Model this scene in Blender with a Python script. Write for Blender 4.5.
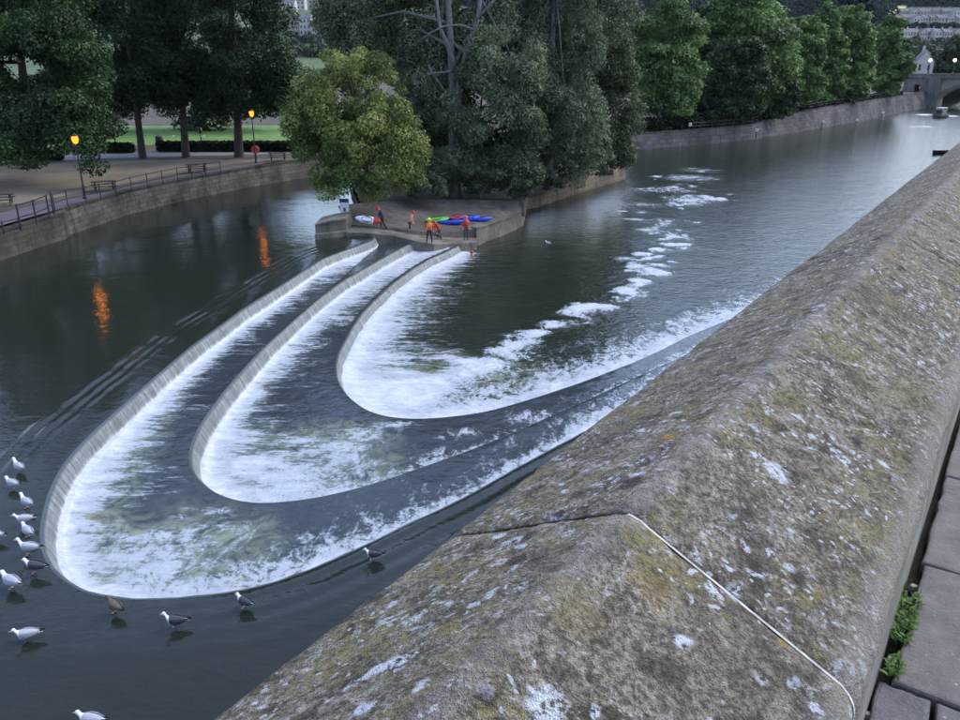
import bpy, bmesh, math, random
import numpy as np
from mathutils import Vector, Matrix
for o in list(bpy.data.objects): bpy.data.objects.remove(o)
SC = bpy.context.scene
COL = SC.collection
R = math.radians
# ------------------------------------------------------------------ camera, sky, sun, exposure
CAMZ = 11.5; FPX = 805.0; PITCH = math.atan(300.0/FPX)          # pixel measures are those of a 960 x 720 picture
cd = bpy.data.cameras.new('camera'); cam = bpy.data.objects.new('camera', cd); COL.objects.link(cam)
cam.location = (0, 0, CAMZ); cam.rotation_euler = (math.pi/2-PITCH, 0, 0)
cd.sensor_width = 36; cd.lens = FPX/960*36; cd.clip_start = .05; cd.clip_end = 12000
SC.camera = cam
SUN_EL, SUN_AZ = 44.0, 62.0                                      # azimuth clockwise from the view direction
wd = bpy.data.worlds.new('World'); SC.world = wd; wd.use_nodes = True
nt = wd.node_tree; nt.nodes.clear()
sky = nt.nodes.new('ShaderNodeTexSky'); sky.sky_type = 'NISHITA'; sky.sun_disc = False
sky.sun_elevation = R(SUN_EL); sky.sun_rotation = R(SUN_AZ); sky.dust_density = 2.0; sky.air_density = 1.2; sky.ozone_density = 4.0
hs = nt.nodes.new('ShaderNodeHueSaturation'); hs.inputs['Saturation'].default_value = .92; hs.inputs['Hue'].default_value = .512
bg = nt.nodes.new('ShaderNodeBackground'); bg.inputs[1].default_value = .15
wo = nt.nodes.new('ShaderNodeOutputWorld')
nt.links.new(sky.outputs[0], hs.inputs['Color']); nt.links.new(hs.outputs[0], bg.inputs[0]); nt.links.new(bg.outputs[0], wo.inputs[0])
sd = bpy.data.lights.new('sun', 'SUN'); sun = bpy.data.objects.new('sun', sd); COL.objects.link(sun)
sd.energy = .5; sd.angle = R(40); sd.color = (1, .97, .93)
_sv = Vector((math.sin(R(SUN_AZ))*math.cos(R(SUN_EL)), math.cos(R(SUN_AZ))*math.cos(R(SUN_EL)), math.sin(R(SUN_EL))))
sun.rotation_euler = _sv.to_track_quat('Z', 'Y').to_euler(); sun.location = (0, -20, 60)
SC.view_settings.view_transform = 'Standard'; SC.view_settings.look = 'None'
SC.view_settings.exposure = 1.5; SC.view_settings.gamma = 1.0
SC.render.resolution_x = 1024; SC.render.resolution_y = 768
SC.cycles.max_bounces = 5; SC.cycles.diffuse_bounces = 2; SC.cycles.glossy_bounces = 3; SC.cycles.transmission_bounces = 3; SC.cycles.volume_bounces = 0; SC.cycles.transparent_max_bounces = 4
SC.cycles.use_adaptive_sampling = True; SC.cycles.adaptive_threshold = .02

# ------------------------------------------------------------------ pixel -> world
cp, sp = math.cos(PITCH), math.sin(PITCH)
def ray(x, y):
    cx = (x-480)/FPX; cy = -(y-360)/FPX
    return np.array([cx, cp+cy*sp, -sp+cy*cp])
def at(x, y, z):
    r = ray(x, y); return r*((z-CAMZ)/r[2]) + np.array([0, 0, CAMZ])
def atY(x, y, Y):
    r = ray(x, y); return r*(Y/r[1]) + np.array([0, 0, CAMZ])
WA = R(34.3)
W2 = np.array([math.sin(WA), math.cos(WA)]); N2 = np.array([-math.cos(WA), math.sin(WA)])   # along the parapet, and across it to the river
def wl(al, lat, z): p = W2*al+N2*lat; return np.array([p[0], p[1], z])

# ------------------------------------------------------------------ numpy noise
def _h(ix, iy, iz, s):
    n = (ix*374761393 + iy*668265263 + iz*2147483647 + s*1442695041) & 0xffffffff
    n = ((n ^ (n >> 13))*1274126177) & 0xffffffff
    n = ((n ^ (n >> 16))*2246822519) & 0xffffffff
    return ((n ^ (n >> 13)) & 0xffffff)/float(0xffffff)
def vnoise(p, s=0):
    p = np.asarray(p, float)
    if p.shape[-1] == 2: p = np.concatenate([p, np.zeros(p.shape[:-1]+(1,))], -1)
    i = np.floor(p).astype(np.int64); f = p-i; f = f*f*(3-2*f)
    r = 0
    for dx in (0, 1):
        for dy in (0, 1):
            for dz in (0, 1):
                w = (f[..., 0] if dx else 1-f[..., 0])*(f[..., 1] if dy else 1-f[..., 1])*(f[..., 2] if dz else 1-f[..., 2])
                r = r + w*_h(i[..., 0]+dx, i[..., 1]+dy, i[..., 2]+dz, s)
    return r*2-1
def fbm(p, o=4, s=0):
    p = np.asarray(p, float); r = 0; a = 1.; t = 0
    for k in range(o):
        r = r + a*vnoise(p*2.03**k+17.3*k, s+k); t += a; a *= .5
    return r/t

# ------------------------------------------------------------------ objects
def tag(o, label=None, cat=None, group=None, kind=None):
    if label: o['label'] = label
    if cat: o['category'] = cat
    if group: o['group'] = group
    if kind: o['kind'] = kind
    return o
def empty(name, loc=(0, 0, 0), rz=0.):
    o = bpy.data.objects.new(name, None); COL.objects.link(o); o.location = tuple(loc); o.rotation_euler = (0, 0, rz); o.empty_display_size = .2
    return o
def link(name, me, parent=None, loc=None):
    o = bpy.data.objects.new(name, me); COL.objects.link(o)
    if parent: o.parent = parent
    if loc is not None: o.location = tuple(loc)
    return o
class MB:
    def __init__(s): s.v = []; s.f = []; s.m = []; s.mi = 0
    def add(s, vs, fs):
        b = len(s.v); s.v += [tuple(map(float, q)) for q in vs]; s.f += [tuple(b+i for i in q) for q in fs]; s.m += [s.mi]*len(fs); return s
    def box(s, c, d, rz=0., rx=0., taper=1.):
        M = Matrix.Rotation(rz, 3, 'Z') @ Matrix.Rotation(rx, 3, 'X'); vs = []
        for z in (-.5, .5):
            k = 1 if z < 0 else taper
            for x, y in ((-.5, -.5), (.5, -.5), (.5, .5), (-.5, .5)):
                vs.append(Vector(c)+M @ Vector((x*d[0]*k, y*d[1]*k, z*d[2])))
        return s.add(vs, [(3, 2, 1, 0), (4, 5, 6, 7), (0, 1, 5, 4), (1, 2, 6, 5), (2, 3, 7, 6), (3, 0, 4, 7)])
    def bar(s, a, b, w, h=None):
        a = Vector(a); b = Vector(b); h = h or w; t = (b-a).normalized()
        u = t.cross(Vector((0, 0, 1)));
        if u.length < .05: u = Vector((1, 0, 0))
        u.normalize(); n = u.cross(t); vs = []
        for p in (a, b):
            for i, j in ((-.5, -.5), (.5, -.5), (.5, .5), (-.5, .5)): vs.append(p+u*w*i+n*h*j)
        return s.add(vs, [(3, 2, 1, 0), (4, 5, 6, 7), (0, 1, 5, 4), (1, 2, 6, 5), (2, 3, 7, 6), (3, 0, 4, 7)])
    def rings(s, rs, caps=True, closed=True):
        n = len(rs[0]); vs = [p for r in rs for p in r]; fs = []
        for k in range(len(rs)-1):
            for i in range(n if closed else n-1):
                j = (i+1) % n; fs.append((k*n+i, k*n+j, (k+1)*n+j, (k+1)*n+i))
        if caps: fs.append(tuple(range(n))[::-1]); fs.append(tuple((len(rs)-1)*n+i for i in range(n)))
        return s.add(vs, fs)
    def tube(s, path, rad, n=8, caps=True):
        path = [Vector(p) for p in path]; rs = []
        if not hasattr(rad, '__len__'): rad = [rad]*len(path)
        up = None
        for k, p in enumerate(path):
            t = (path[min(k+1, len(path)-1)]-path[max(k-1, 0)]).normalized()
            if up is None: up = t.orthogonal().normalized()
            u = (up-t*up.dot(t)).normalized(); up = u; w = t.cross(u)
            rs.append([p+(u*math.cos(2*math.pi*i/n)+w*math.sin(2*math.pi*i/n))*rad[k] for i in range(n)])
        return s.rings(rs, caps)
    def lathe(s, c, prof, n=16, sx=1., sy=1.):
        rs = [[Vector((c[0]+r*sx*math.cos(2*math.pi*i/n), c[1]+r*sy*math.sin(2*math.pi*i/n), c[2]+z)) for i in range(n)] for r, z in prof]
        return s.rings(rs)
    def mesh(s, name, mats, origin=(0, 0, 0), smooth=False):
        me = bpy.data.meshes.new(name); o = np.array(origin, float)
        me.from_pydata([tuple(np.array(q)-o) for q in s.v], [], s.f)
        for m in (mats if isinstance(mats, (list, tuple)) else [mats]): me.materials.append(m)
        me.polygons.foreach_set('material_index', s.m)
        if smooth: me.polygons.foreach_set('use_smooth', [True]*len(s.f))
        me.update(); return me
    def build(s, name, mats, parent=None, origin=(0, 0, 0), smooth=False):
        return link(name, s.mesh(name, mats, origin, smooth), parent, None if parent else origin)
def children(o): return [c for c in bpy.data.objects if c.parent == o]
def copy_tree(o, parent=None, ch=None):
    c = o.copy(); COL.objects.link(c); c.parent = parent
    for k in children(o): copy_tree(k, c)
    return c
def grid_mesh(name, P, mat, attrs=None, smooth=True, wrap=False):
    """P: (n, m, 3) array of points -> quad sheet"""
    n, m = P.shape[:2]; me = bpy.data.meshes.new(name)
    idx = np.arange(n*m).reshape(n, m)
    q = np.stack([idx[:-1, :-1], idx[1:, :-1], idx[1:, 1:], idx[:-1, 1:]], -1).reshape(-1, 4)
    me.vertices.add(n*m); me.vertices.foreach_set('co', P.reshape(-1).astype(np.float32))
    me.loops.add(q.size); me.loops.foreach_set('vertex_index', q.reshape(-1).astype(np.int32))
    me.polygons.add(len(q)); me.polygons.foreach_set('loop_start', (np.arange(len(q))*4).astype(np.int32))
    if smooth: me.polygons.foreach_set('use_smooth', np.ones(len(q), bool))
    for k, a in (attrs or {}).items():
        a = np.asarray(a, np.float32)
        if a.size == n*m: me.attributes.new(k, 'FLOAT', 'POINT').data.foreach_set('value', a.reshape(-1))
        else: me.attributes.new(k, 'FLOAT_VECTOR', 'POINT').data.foreach_set('vector', a.reshape(-1))
    me.materials.append(mat); me.update(calc_edges=True); me.validate(); return me

# ------------------------------------------------------------------ materials
class NT:
    def __init__(s, name):
        s.mat = bpy.data.materials.new(name); s.mat.use_nodes = True; s.t = s.mat.node_tree; s.t.nodes.clear()
        s.out = s.n('ShaderNodeOutputMaterial')
    def n(s, t, **k):
        x = s.t.nodes.new(t)
        for a, b in k.items(): setattr(x, a, b)
        return x
    def l(s, a, b): s.t.links.new(a, b)
    def set(s, node, **k):
        for a, b in k.items():
            sock = node.inputs[a.replace('_', ' ')]
            if hasattr(b, 'is_linked') or hasattr(b, 'links'): s.l(b, sock)
            else: sock.default_value = b
        return node
    def co(s): return s.n('ShaderNodeTexCoord').outputs['Object']
    def gpos(s): return s.n('ShaderNodeNewGeometry').outputs['Position']
    def attr(s, name, vec=False):
        a = s.n('ShaderNodeAttribute', attribute_name=name); return a.outputs['Vector' if vec else 'Fac']
    def mapping(s, v, scale=(1, 1, 1), loc=(0, 0, 0), rot=(0, 0, 0)):
        m = s.n('ShaderNodeMapping'); s.l(v, m.inputs[0]); m.inputs['Scale'].default_value = scale; m.inputs['Location'].default_value = loc; m.inputs['Rotation'].default_value = rot
        return m.outputs[0]
    def noise(s, v, scale, detail=4, rough=.55, dist=0.):
        x = s.n('ShaderNodeTexNoise'); s.l(v, x.inputs['Vector']); x.inputs['Scale'].default_value = scale
        x.inputs['Detail'].default_value = detail; x.inputs['Roughness'].default_value = rough; x.inputs['Distortion'].default_value = dist
        return x.outputs['Fac']
    def noisec(s, v, scale, detail=2):
        x = s.n('ShaderNodeTexNoise'); s.l(v, x.inputs['Vector']); x.inputs['Scale'].default_value = scale; x.inputs['Detail'].default_value = detail
        return x.outputs['Color']
    def voro(s, v, scale, feature='F1', out='Distance', rnd=1.):
        x = s.n('ShaderNodeTexVoronoi', feature=feature); s.l(v, x.inputs['Vector']); x.inputs['Scale'].default_value = scale; x.inputs['Randomness'].default_value = rnd
        return x.outputs[out]
    def math(s, op, a, b=None, clamp=False):
        x = s.n('ShaderNodeMath', operation=op); x.use_clamp = clamp
        for i, q in enumerate((a, b)):
            if q is None: continue
            if isinstance(q, (int, float)): x.inputs[i].default_value = q
            else: s.l(q, x.inputs[i])
        return x.outputs[0]
    def vmath(s, op, a, b):
        x = s.n('ShaderNodeVectorMath', operation=op)
        for i, q in enumerate((a, b)):
            if isinstance(q, (tuple, list)): x.inputs[i].default_value = q
            else: s.l(q, x.inputs[i])
        return x.outputs[1] if op in ('DISTANCE', 'LENGTH', 'DOT_PRODUCT') else x.outputs[0]
    def ramp(s, v, stops, interp='LINEAR'):
        x = s.n('ShaderNodeValToRGB'); x.color_ramp.interpolation = interp; e = x.color_ramp.elements
        while len(e) < len(stops): e.new(.5)
        for k, (p, c) in enumerate(stops):
            e[k].position = p; e[k].color = (c if hasattr(c, '__len__') else (c, c, c))+((1,) if not hasattr(c, '__len__') or len(c) == 3 else ())
        s.l(v, x.inputs[0]); return x.outputs[0]
    def step(s, v, a, b):
        x = s.n('ShaderNodeMapRange', interpolation_type='SMOOTHSTEP'); s.l(v, x.inputs[0]); x.inputs[1].default_value = a; x.inputs[2].default_value = b
        return x.outputs[0]
    def mix(s, f, a, b, mode='MIX'):
        x = s.n('ShaderNodeMix', data_type='RGBA', blend_type=mode)
        for i, q in ((0, f), (6, a), (7, b)):
            if isinstance(q, (int, float)): x.inputs[i].default_value = q
            elif isinstance(q, tuple): x.inputs[i].default_value = q+((1,) if len(q) == 3 else ())
            else: s.l(q, x.inputs[i])
        return x.outputs[2]
    def bump(s, h, strength=.5, dist=.02, normal=None):
        x = s.n('ShaderNodeBump'); s.l(h, x.inputs['Height']); x.inputs['Strength'].default_value = strength; x.inputs['Distance'].default_value = dist
        if normal is not None: s.l(normal, x.inputs['Normal'])
        return x.outputs[0]
    def principled(s, color, rough=.8, normal=None, spec=None, **k):
        p = s.n('ShaderNodeBsdfPrincipled')
        for nm, q in (('Base Color', color), ('Roughness', rough), ('Normal', normal), ('Specular IOR Level', spec))+tuple(k.items()):
            if q is None: continue
            if isinstance(q, (int, float)): p.inputs[nm].default_value = q
            elif isinstance(q, tuple): p.inputs[nm].default_value = q+((1,) if len(q) == 3 else ())
            else: s.l(q, p.inputs[nm])
        s.l(p.outputs[0], s.out.inputs[0]); return p
def mat_plain(name, c, rough=.7, var=.25, scale=6., bump=0., spec=.3, metallic=0.):
    m = NT(name); v = m.co(); nz = m.noise(v, scale, 5)
    d = tuple(x*(1-var) for x in c); b = tuple(min(1, x*(1+var)) for x in c)
    col = m.ramp(nz, [(.3, d), (.7, b)])
    m.principled(col, rough, m.bump(m.noise(v, scale*4, 4), .6, bump) if bump else None, spec, Metallic=metallic); return m.mat
def mat_emit(name, c, s):
    m = NT(name); e = m.n('ShaderNodeEmission'); e.inputs[0].default_value = c+(1,); e.inputs[1].default_value = s; m.l(e.outputs[0], m.out.inputs[0]); return m.mat
def mat_leaf(name, dark, light, trans=.3, hue2=None, spec=.3):
    m = NT(name); t = m.attr('tint'); stops = [(0, dark), (1, light)]
    if hue2: stops = [(0, dark), (.6, light), (1, hue2)]
    c = m.ramp(t, stops)
    d = m.n('ShaderNodeBsdfPrincipled'); m.l(c, d.inputs['Base Color']); d.inputs['Roughness'].default_value = .55; d.inputs['Specular IOR Level'].default_value = spec
    tr = m.n('ShaderNodeBsdfTranslucent'); m.l(c, tr.inputs[0]); mx = m.n('ShaderNodeMixShader'); mx.inputs[0].default_value = trans
    m.l(d.outputs[0], mx.inputs[1]); m.l(tr.outputs[0], mx.inputs[2]); m.l(mx.outputs[0], m.out.inputs[0]); return m.mat
def mat_stone(name, base, stain, scale=1.2, mossy=None, block=None, bump=.03):
    """weathered masonry; block=(w, h) gives courses as fine relief for walls too far off to pick the stones apart"""
    m = NT(name); v = m.gpos(); big = m.noise(v, scale*.35, 6, .6); fine = m.noise(v, scale*6, 5, .65)
    c = m.mix(m.step(big, .38, .62), stain, base); c = m.mix(m.math('MULTIPLY', m.step(fine, .35, .7), .55), c, tuple(x*.5 for x in base))
    vert = m.noise(m.mapping(v, (1.6, 1.6, .25)), 1.1, 4); c = m.mix(m.math('MULTIPLY', m.step(vert, .5, .7), .6), c, tuple(x*.45 for x in stain))
    if mossy: c = m.mix(m.step(m.noise(v, scale*.8, 6, .7), .55, .68), c, mossy)
    h = m.math('ADD', fine, m.noise(v, scale*18, 3)); nr = None
    if block:
        b = m.n('ShaderNodeTexBrick'); uv = m.attr('uvw', True); m.l(uv, b.inputs['Vector']); b.inputs['Scale'].default_value = 1
        b.inputs['Brick Width'].default_value = block[0]; b.inputs['Row Height'].default_value = block[1]; b.inputs['Mortar Size'].default_value = block[1]*.07
        b.inputs['Color1'].default_value = (1, 1, 1, 1); b.inputs['Color2'].default_value = (.5, .5, .5, 1); b.inputs['Mortar'].default_value = (.35, .35, .35, 1)
        c = m.mix(.75, c, b.outputs['Color'], 'MULTIPLY'); nr = m.bump(b.outputs['Fac'], -.6, .03)
    m.principled(c, .92, m.bump(h, .8, bump, nr), .2); return m.mat

def mat_water(name, deep, bumps, foam_scale=1., rough=.05, bstr=1.):
    m = NT(name); v = m.gpos(); F = m.attr('foam'); A = m.attr('aer'); uv = m.attr('fuv', True)
    hgt = None
    for sc, st, amp in bumps:
        q = m.math('MULTIPLY', m.noise(m.mapping(v, st), sc, 3, .55, .3), amp); hgt = q if hgt is None else m.math('ADD', hgt, q)
    arm = m.attr('arm')
    def streak(f1, f2, det, rg_):                      # noise drawn out along the local flow, which differs between the two arms of the weir
        q1 = m.noise(m.mapping(v, (f2, f1, 1)), 1.0, det, rg_, .5); q2 = m.noise(m.mapping(v, (f1*.8, f2*1.8, 1), (3, 7, 0), (0, 0, R(-32))), 1.0, det, rg_, .7)
        return m.math('ADD', m.math('MULTIPLY', q1, m.math('SUBTRACT', 1., arm)), m.math('MULTIPLY', q2, arm))
    n1 = streak(2.6*foam_scale, .55*foam_scale, 5, .66); n3 = streak(9*foam_scale, 2.4*foam_scale, 2, .7)
    n2 = m.noise(m.mapping(v, (1, 1, 1)), .9*foam_scale, 6, .66, 2.2)
    ridg = m.math('MULTIPLY', m.math('ABSOLUTE', m.math('SUBTRACT', n2, .5)), 3.0)
    nn = m.math('ADD', m.math('MULTIPLY', m.math('SUBTRACT', n1, .5), 1.5), m.math('MULTIPLY', m.math('SUBTRACT', n3, .5), .75))
    nn = m.math('ADD', nn, m.math('MULTIPLY', ridg, m.math('ADD', .45, m.math('MULTIPLY', arm, .35)))); nn = m.math('ADD', nn, .29)
    x = m.math('SUBTRACT', m.math('MULTIPLY', F, 1.30), nn)
    mask = m.math('MULTIPLY', m.step(x, -.16, .95), m.step(F, .03, .2))
    thick = m.noise(m.mapping(uv, (2.2, .8, 1)), 1.6, 4, .7, .6); bub = m.noise(v, 18, 2, .7)
    white = m.ramp(mask, [(0, (.10, .13, .13)), (.35, (.30, .345, .36)), (.7, (.42, .45, .485)), (1, (.555, .595, .605))])
    white = m.mix(m.math('MULTIPLY', m.step(thick, .60, .36), .6), white, (.36, .41, .45))
    white = m.mix(m.math('MULTIPLY', m.step(bub, .5, .68), .22), white, (.45, .50, .53))
    an = m.math('MULTIPLY', A, m.step(m.noise(v, .8, 5, .7, 2.6), .34, .68))
    wcol = m.mix(an, deep, (.25, .285, .18))
    col = m.mix(m.step(mask, .0, .45), wcol, white)
    rg = m.math('ADD', rough, m.math('MULTIPLY', mask, .5)); rg = m.math('ADD', rg, m.math('MULTIPLY', an, .12))
    hgt = m.math('ADD', hgt, m.math('MULTIPLY', m.math('MULTIPLY', F, m.math('ADD', thick, m.math('MULTIPLY', bub, .25))), .4))
    p = m.principled(col, rg, m.bump(hgt, bstr, .1), .5); p.inputs['IOR'].default_value = 1.333
    return m.mat
M = {}
M['river'] = mat_water('lower_river_water', (.015, .023, .014), [(1.5, (1, 1.25, 1), .6), (4.2, (1, 1.2, 1), .30), (11., (1, 1.1, 1), .08), (.4, (1, 1, 1), .5)], 1., .05)
M['terrace'] = mat_water('terrace_water', (.030, .038, .044), [(3., (1, 1, 1), .22), (9., (1, 1, 1), .05), (.7, (1, 1, 1), .4)], 1.15, .05)
M['upper'] = mat_water('upper_river_water', (.017, .022, .016), [(1.2, (1, 1.6, 1), .13), (4.2, (1, 1.5, 1), .075), (.25, (1, 1, 1), .4)], 1., .035)
def mat_curtain():
    m = NT('falling_water'); uv = m.attr('fuv', True); v = m.gpos()
    a = m.noise(m.mapping(uv, (5, .45, 1)), 1., 6, .8); b = m.noise(m.mapping(uv, (48, .8, 1)), 1., 3, .7); d = m.attr('drop')
    s = m.math('ADD', m.math('MULTIPLY', a, .6), m.math('MULTIPLY', b, .4))
    c = m.ramp(s, [(.38, (.055, .066, .063)), (.48, (.135, .157, .153)), (.55, (.235, .265, .265)), (.64, (.40, .44, .445))])
    white = m.math('MULTIPLY', m.step(m.math('ADD', d, m.math('MULTIPLY', m.math('SUBTRACT', a, .5), .6)), .62, 1.0), 1.)
    c = m.mix(white, c, (.66, .69, .72)); top = m.step(d, .34, .0); c = m.mix(top, c, (.05, .065, .06))
    m.principled(c, m.math('ADD', .05, m.math('MULTIPLY', d, .5)), m.bump(m.math('MULTIPLY', s, m.step(d, .0, .3)), 1., .06), .5); return m.mat
M['curtain'] = mat_curtain()

# ------------------------------------------------------------------ the weir and the river
STEP = .65; LOWZ = -1.95
C0px = [(373,239),(323,257),(281,284),(240,310),(228,319),(190,346),(148,382),(113,413),(92,431),(65,460),(52,483),(46,500),(40,527),(42,552),(50,567),(70,585),(90,593),(110,597),(150,598),(175,597),(224,592),(260,586),(321,564),(375,539),(420,517),(458,500),(490,482),(520,465),(548,450)]
C1px = [(409,244),(400,248),(373,263),(340,282),(307,307),(265,346),(227,388),(218,400),(202,422),(192,442),(189,457),(191,470),(200,482),(217,495),(238,501),(257,504),(283,502),(320,497),(338,493),(375,483),(416,469),(450,457),(480,446),(512,433),(557,413),(600,394),(640,375)]
C2px = [(445,252),(428,259),(410,270),(390,285),(372,302),(362,312),(352,327),(338,353),(335,365),(337,380),(345,394),(365,410),(387,417),(412,419),(437,418),(480,413),(507,406),(540,396),(582,382),(632,363),(661,350),(688,336)]
def resample(p, ds):
    s = np.concatenate([[0], np.cumsum(np.linalg.norm(np.diff(p, axis=0), axis=1))]); n = max(2, int(s[-1]/ds)); t = np.linspace(0, s[-1], n)
    return np.stack([np.interp(t, s, p[:, k]) for k in range(p.shape[1])], 1)
def smooth(p, k=9, it=3):
    for _ in range(it):
        q = np.concatenate([np.repeat(p[:1], k//2, 0), p, np.repeat(p[-1:], k//2, 0)]); q = np.stack([np.convolve(q[:, i], np.ones(k)/k, 'valid') for i in range(p.shape[1])], 1); q[0] = p[0]; q[-1] = p[-1]; p = q
    return p
def crest(px, z, k):
    p = np.array([at(x, y, z)[:2] for x, y in px])
    d0 = p[0]-p[2]; d0 /= np.linalg.norm(d0); pre = [np.array(q) for q in ((2., 125.), (-5., 105.), (-8.6, 84.), (-8.6, 70.), (-7.9, 61.))] if k == 0 else [p[0]+d0*d for d in (2.4, 1.2)]
    d1 = p[-1]-p[-5]; d1 /= np.linalg.norm(d1); e = p[-1]+d1*14; al = e@W2; lt = e@N2
    post = [e]+[W2*(al+4*i)+N2*(lt*(1-(i/5.)**1.6)+.5*(i/5.)) for i in range(1, 6)]
    c = smooth(resample(np.array(pre+list(p)+post), .1), 9, 4)
    return c
def normals(c):
    t = np.gradient(c, axis=0); t /= np.linalg.norm(t, axis=1)[:, None]; return np.stack([-t[:, 1], t[:, 0]], 1)
def param(c, n):
    """n samples with the upstream tip of the horseshoe at the middle one"""
    tip = np.argmin(c@W2); h = n//2
    i = np.concatenate([np.linspace(0, tip, h, endpoint=False), np.linspace(tip, len(c)-1, n-h)])
    return np.stack([np.interp(i, np.arange(len(c)), c[:, k]) for k in (0, 1)], 1), tip
CR = [crest(C0px, 0, 0), crest(C1px, -STEP, 1), crest(C2px, -2*STEP, 2)]
CN = [smooth(normals(c), 15, 3) for c in CR]
FT = [c+n*.30 for c, n in zip(CR, CN)]
def arc(c): return np.concatenate([[0], np.cumsum(np.linalg.norm(np.diff(c, axis=0), axis=1))])
fall_objs = []
for k in range(3):
    c, n = CR[k], CN[k]; s = arc(c); rows = []; dr = []
    z_0 = -.052 if k == 0 else -.002
    prof = [(-.04, z_0, 0), (-.02, z_0-.003, .02), (.01, z_0-.02, .06), (.06, -.07, .14), (.12, -.17, .3), (.19, -.33, .5), (.26, -.5, .74), (.31, -.68, 1.)]
    for off, dz, d in prof:
        wob = .025*fbm(np.stack([s*2.2, np.full_like(s, d*.6+k*9)], 1), 3, 5)*(d > .1) if d > .1 else 0*s
        P = np.concatenate([c+n*(off+wob)[:, None] if hasattr(wob, '__len__') else c+n*off, np.full((len(c), 1), -k*STEP+dz+.002)], 1); rows.append(P); dr.append(np.full(len(c), d))
    P = np.stack(rows, 1); D = np.stack(dr, 1); UV = np.stack([np.repeat(s[:, None], len(prof), 1), D, 0*D], -1)
    me = grid_mesh('weir_fall', P, M['curtain'], {'drop': D, 'fuv': UV})
    tag(link('weir_fall', me), kind='structure')
def polydist(P, c):
    """distance from the points to a polyline sampled densely, index of the nearest sample"""
    d = np.empty(len(P)); ii = np.empty(len(P), int); cs = c[::3]
    for a in range(0, len(P), 4000):
        q = ((P[a:a+4000, None, :]-cs[None])**2).sum(-1); j = q.argmin(1); d[a:a+4000] = np.sqrt(q[np.arange(len(j)), j]); ii[a:a+4000] = j*3
    return d, ii
def blobs(P, lst, z):
    f = np.zeros(len(P)); wob = 1.1*fbm(P*np.array([.5, .9]), 5, 3)
    Pw = P+1.1*np.stack([fbm(P*.45, 4, 21), .7*fbm(P*.45, 4, 22)], 1)
    for x, y, r, a in lst:
        c = at(x, y, z)[:2]; d = np.linalg.norm(((P if r > 3.5 else Pw)-c)*np.array([1., 1.25]), axis=1)/r; f = np.maximum(f, a*np.clip(1.25-d*.85+wob*.45, 0, 1))
    return f
# the two terraces of water between the steps
T_band = [[(0, 6.), (.33, 6.), (.42, 1.7), (.46, 1.05), (.5, 1.1), (.53, 1.5), (.56, 2.0), (.6, 2.3), (.64, 3.2), (.7, 6), (1, 6)],
          [(0, 6.), (.2, 4.5), (.36, 2.4), (.45, 2.0), (.5, 2.0), (.54, 2.3), (.6, 2.4), (.66, 2.7), (.75, 5), (1, 5)]]
T_blob = [[(150,570,1.6,.8),(200,560,1.7,.66),(110,560,1.3,.7),(240,572,1.1,.66),(185,535,1.0,.66),(205,512,.9,.6),(130,545,1.2,.6),(225,535,1.0,.5),(160,520,.8,.5),(330,530,.6,.5),(290,545,.7,.5)],
          [(250,470,1.7,1.),(290,475,1.6,.85),(330,455,1.5,.7),(370,440,1.4,.62),(400,425,1.2,.6),(300,440,1.2,.55),(230,440,1.4,.75),(270,425,1.2,.45),(355,470,.9,.6),(455,435,.9,.55),(520,415,1.2,.6)]]
T_aer = [[(180,545,2.3,1.),(120,560,1.8,.8),(230,560,1.4,.8),(110,455,1.1,.6)], [(290,470,2.2,.9),(330,445,2.2,.9),(250,440,1.5,.7),(370,470,1.5,.7)]]
for k in (0, 1):
    N = 520; z = -(k+1)*STEP
    a, ta = param(FT[k]-CN[k]*.04, N); b, tb = param(CR[k+1]-CN[k+1]*.035, N)
    v = np.concatenate([np.linspace(0, .25, 18, endpoint=False), np.linspace(.25, 1, 30)])
    XY = a[:, None, :]*(1-v)[None, :, None]+b[:, None, :]*v[None, :, None]; P = XY.reshape(-1, 2)
    t = np.repeat(np.linspace(0, 1, N), len(v)); wid = np.linalg.norm(b-a, axis=1); d = (wid[:, None]*v[None]).reshape(-1)
    bw = np.interp(t, *zip(*T_band[k])); nz = fbm(P*.8, 3, 8)
    base = np.clip(1.02*np.exp(-d/bw*.95)+.05+.18*nz, 0, 1)
    far = np.interp(t, [0, .42, .47, 1], [.60, .60, 0, 0]); base = np.maximum(base*np.interp(t, [0, .3, .44, 1], [.80, .80, 1, 1]), 0)
    foam = np.maximum(base, blobs(P, T_blob[k], z)*.8); foam = np.clip(foam, 0, 1); foam[d < .22] = 1
    foam *= np.clip((wid[:, None]*(1-v)[None]).reshape(-1)/.35, 0, 1)
    aer = np.clip(blobs(P, T_aer[k], z)+(.3+.6*np.exp(-((t-.5)/.1)**2))*np.clip(1.5-d/1.7, 0, 1), 0, 1)
    zz = z+.02*fbm(P*1.7, 3, 4)+foam*(.05*fbm(P*2.6, 4, 6)+.03)+.06*np.exp(-(d/.35)**2)
    edge = np.clip((1-np.tile(v, N))*8, 0, 1); zz = z+(zz-z)*edge
    sarc = arc(a); UV = np.stack([np.repeat(sarc, len(v)), d, 0*d], -1)
    # near the tip the streaks run down-river rather than fanning out
    me = grid_mesh('weir_pool', np.concatenate([P, zz[:, None]], 1).reshape(N, len(v), 3), M['terrace'], {'foam': foam, 'aer': aer, 'fuv': np.concatenate([P[:, ::-1], 0*P[:, :1]], 1), 'arm': np.clip((t-.47)/.08, 0, 1)})
    tag(link('weir_pool', me), kind='structure')
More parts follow.
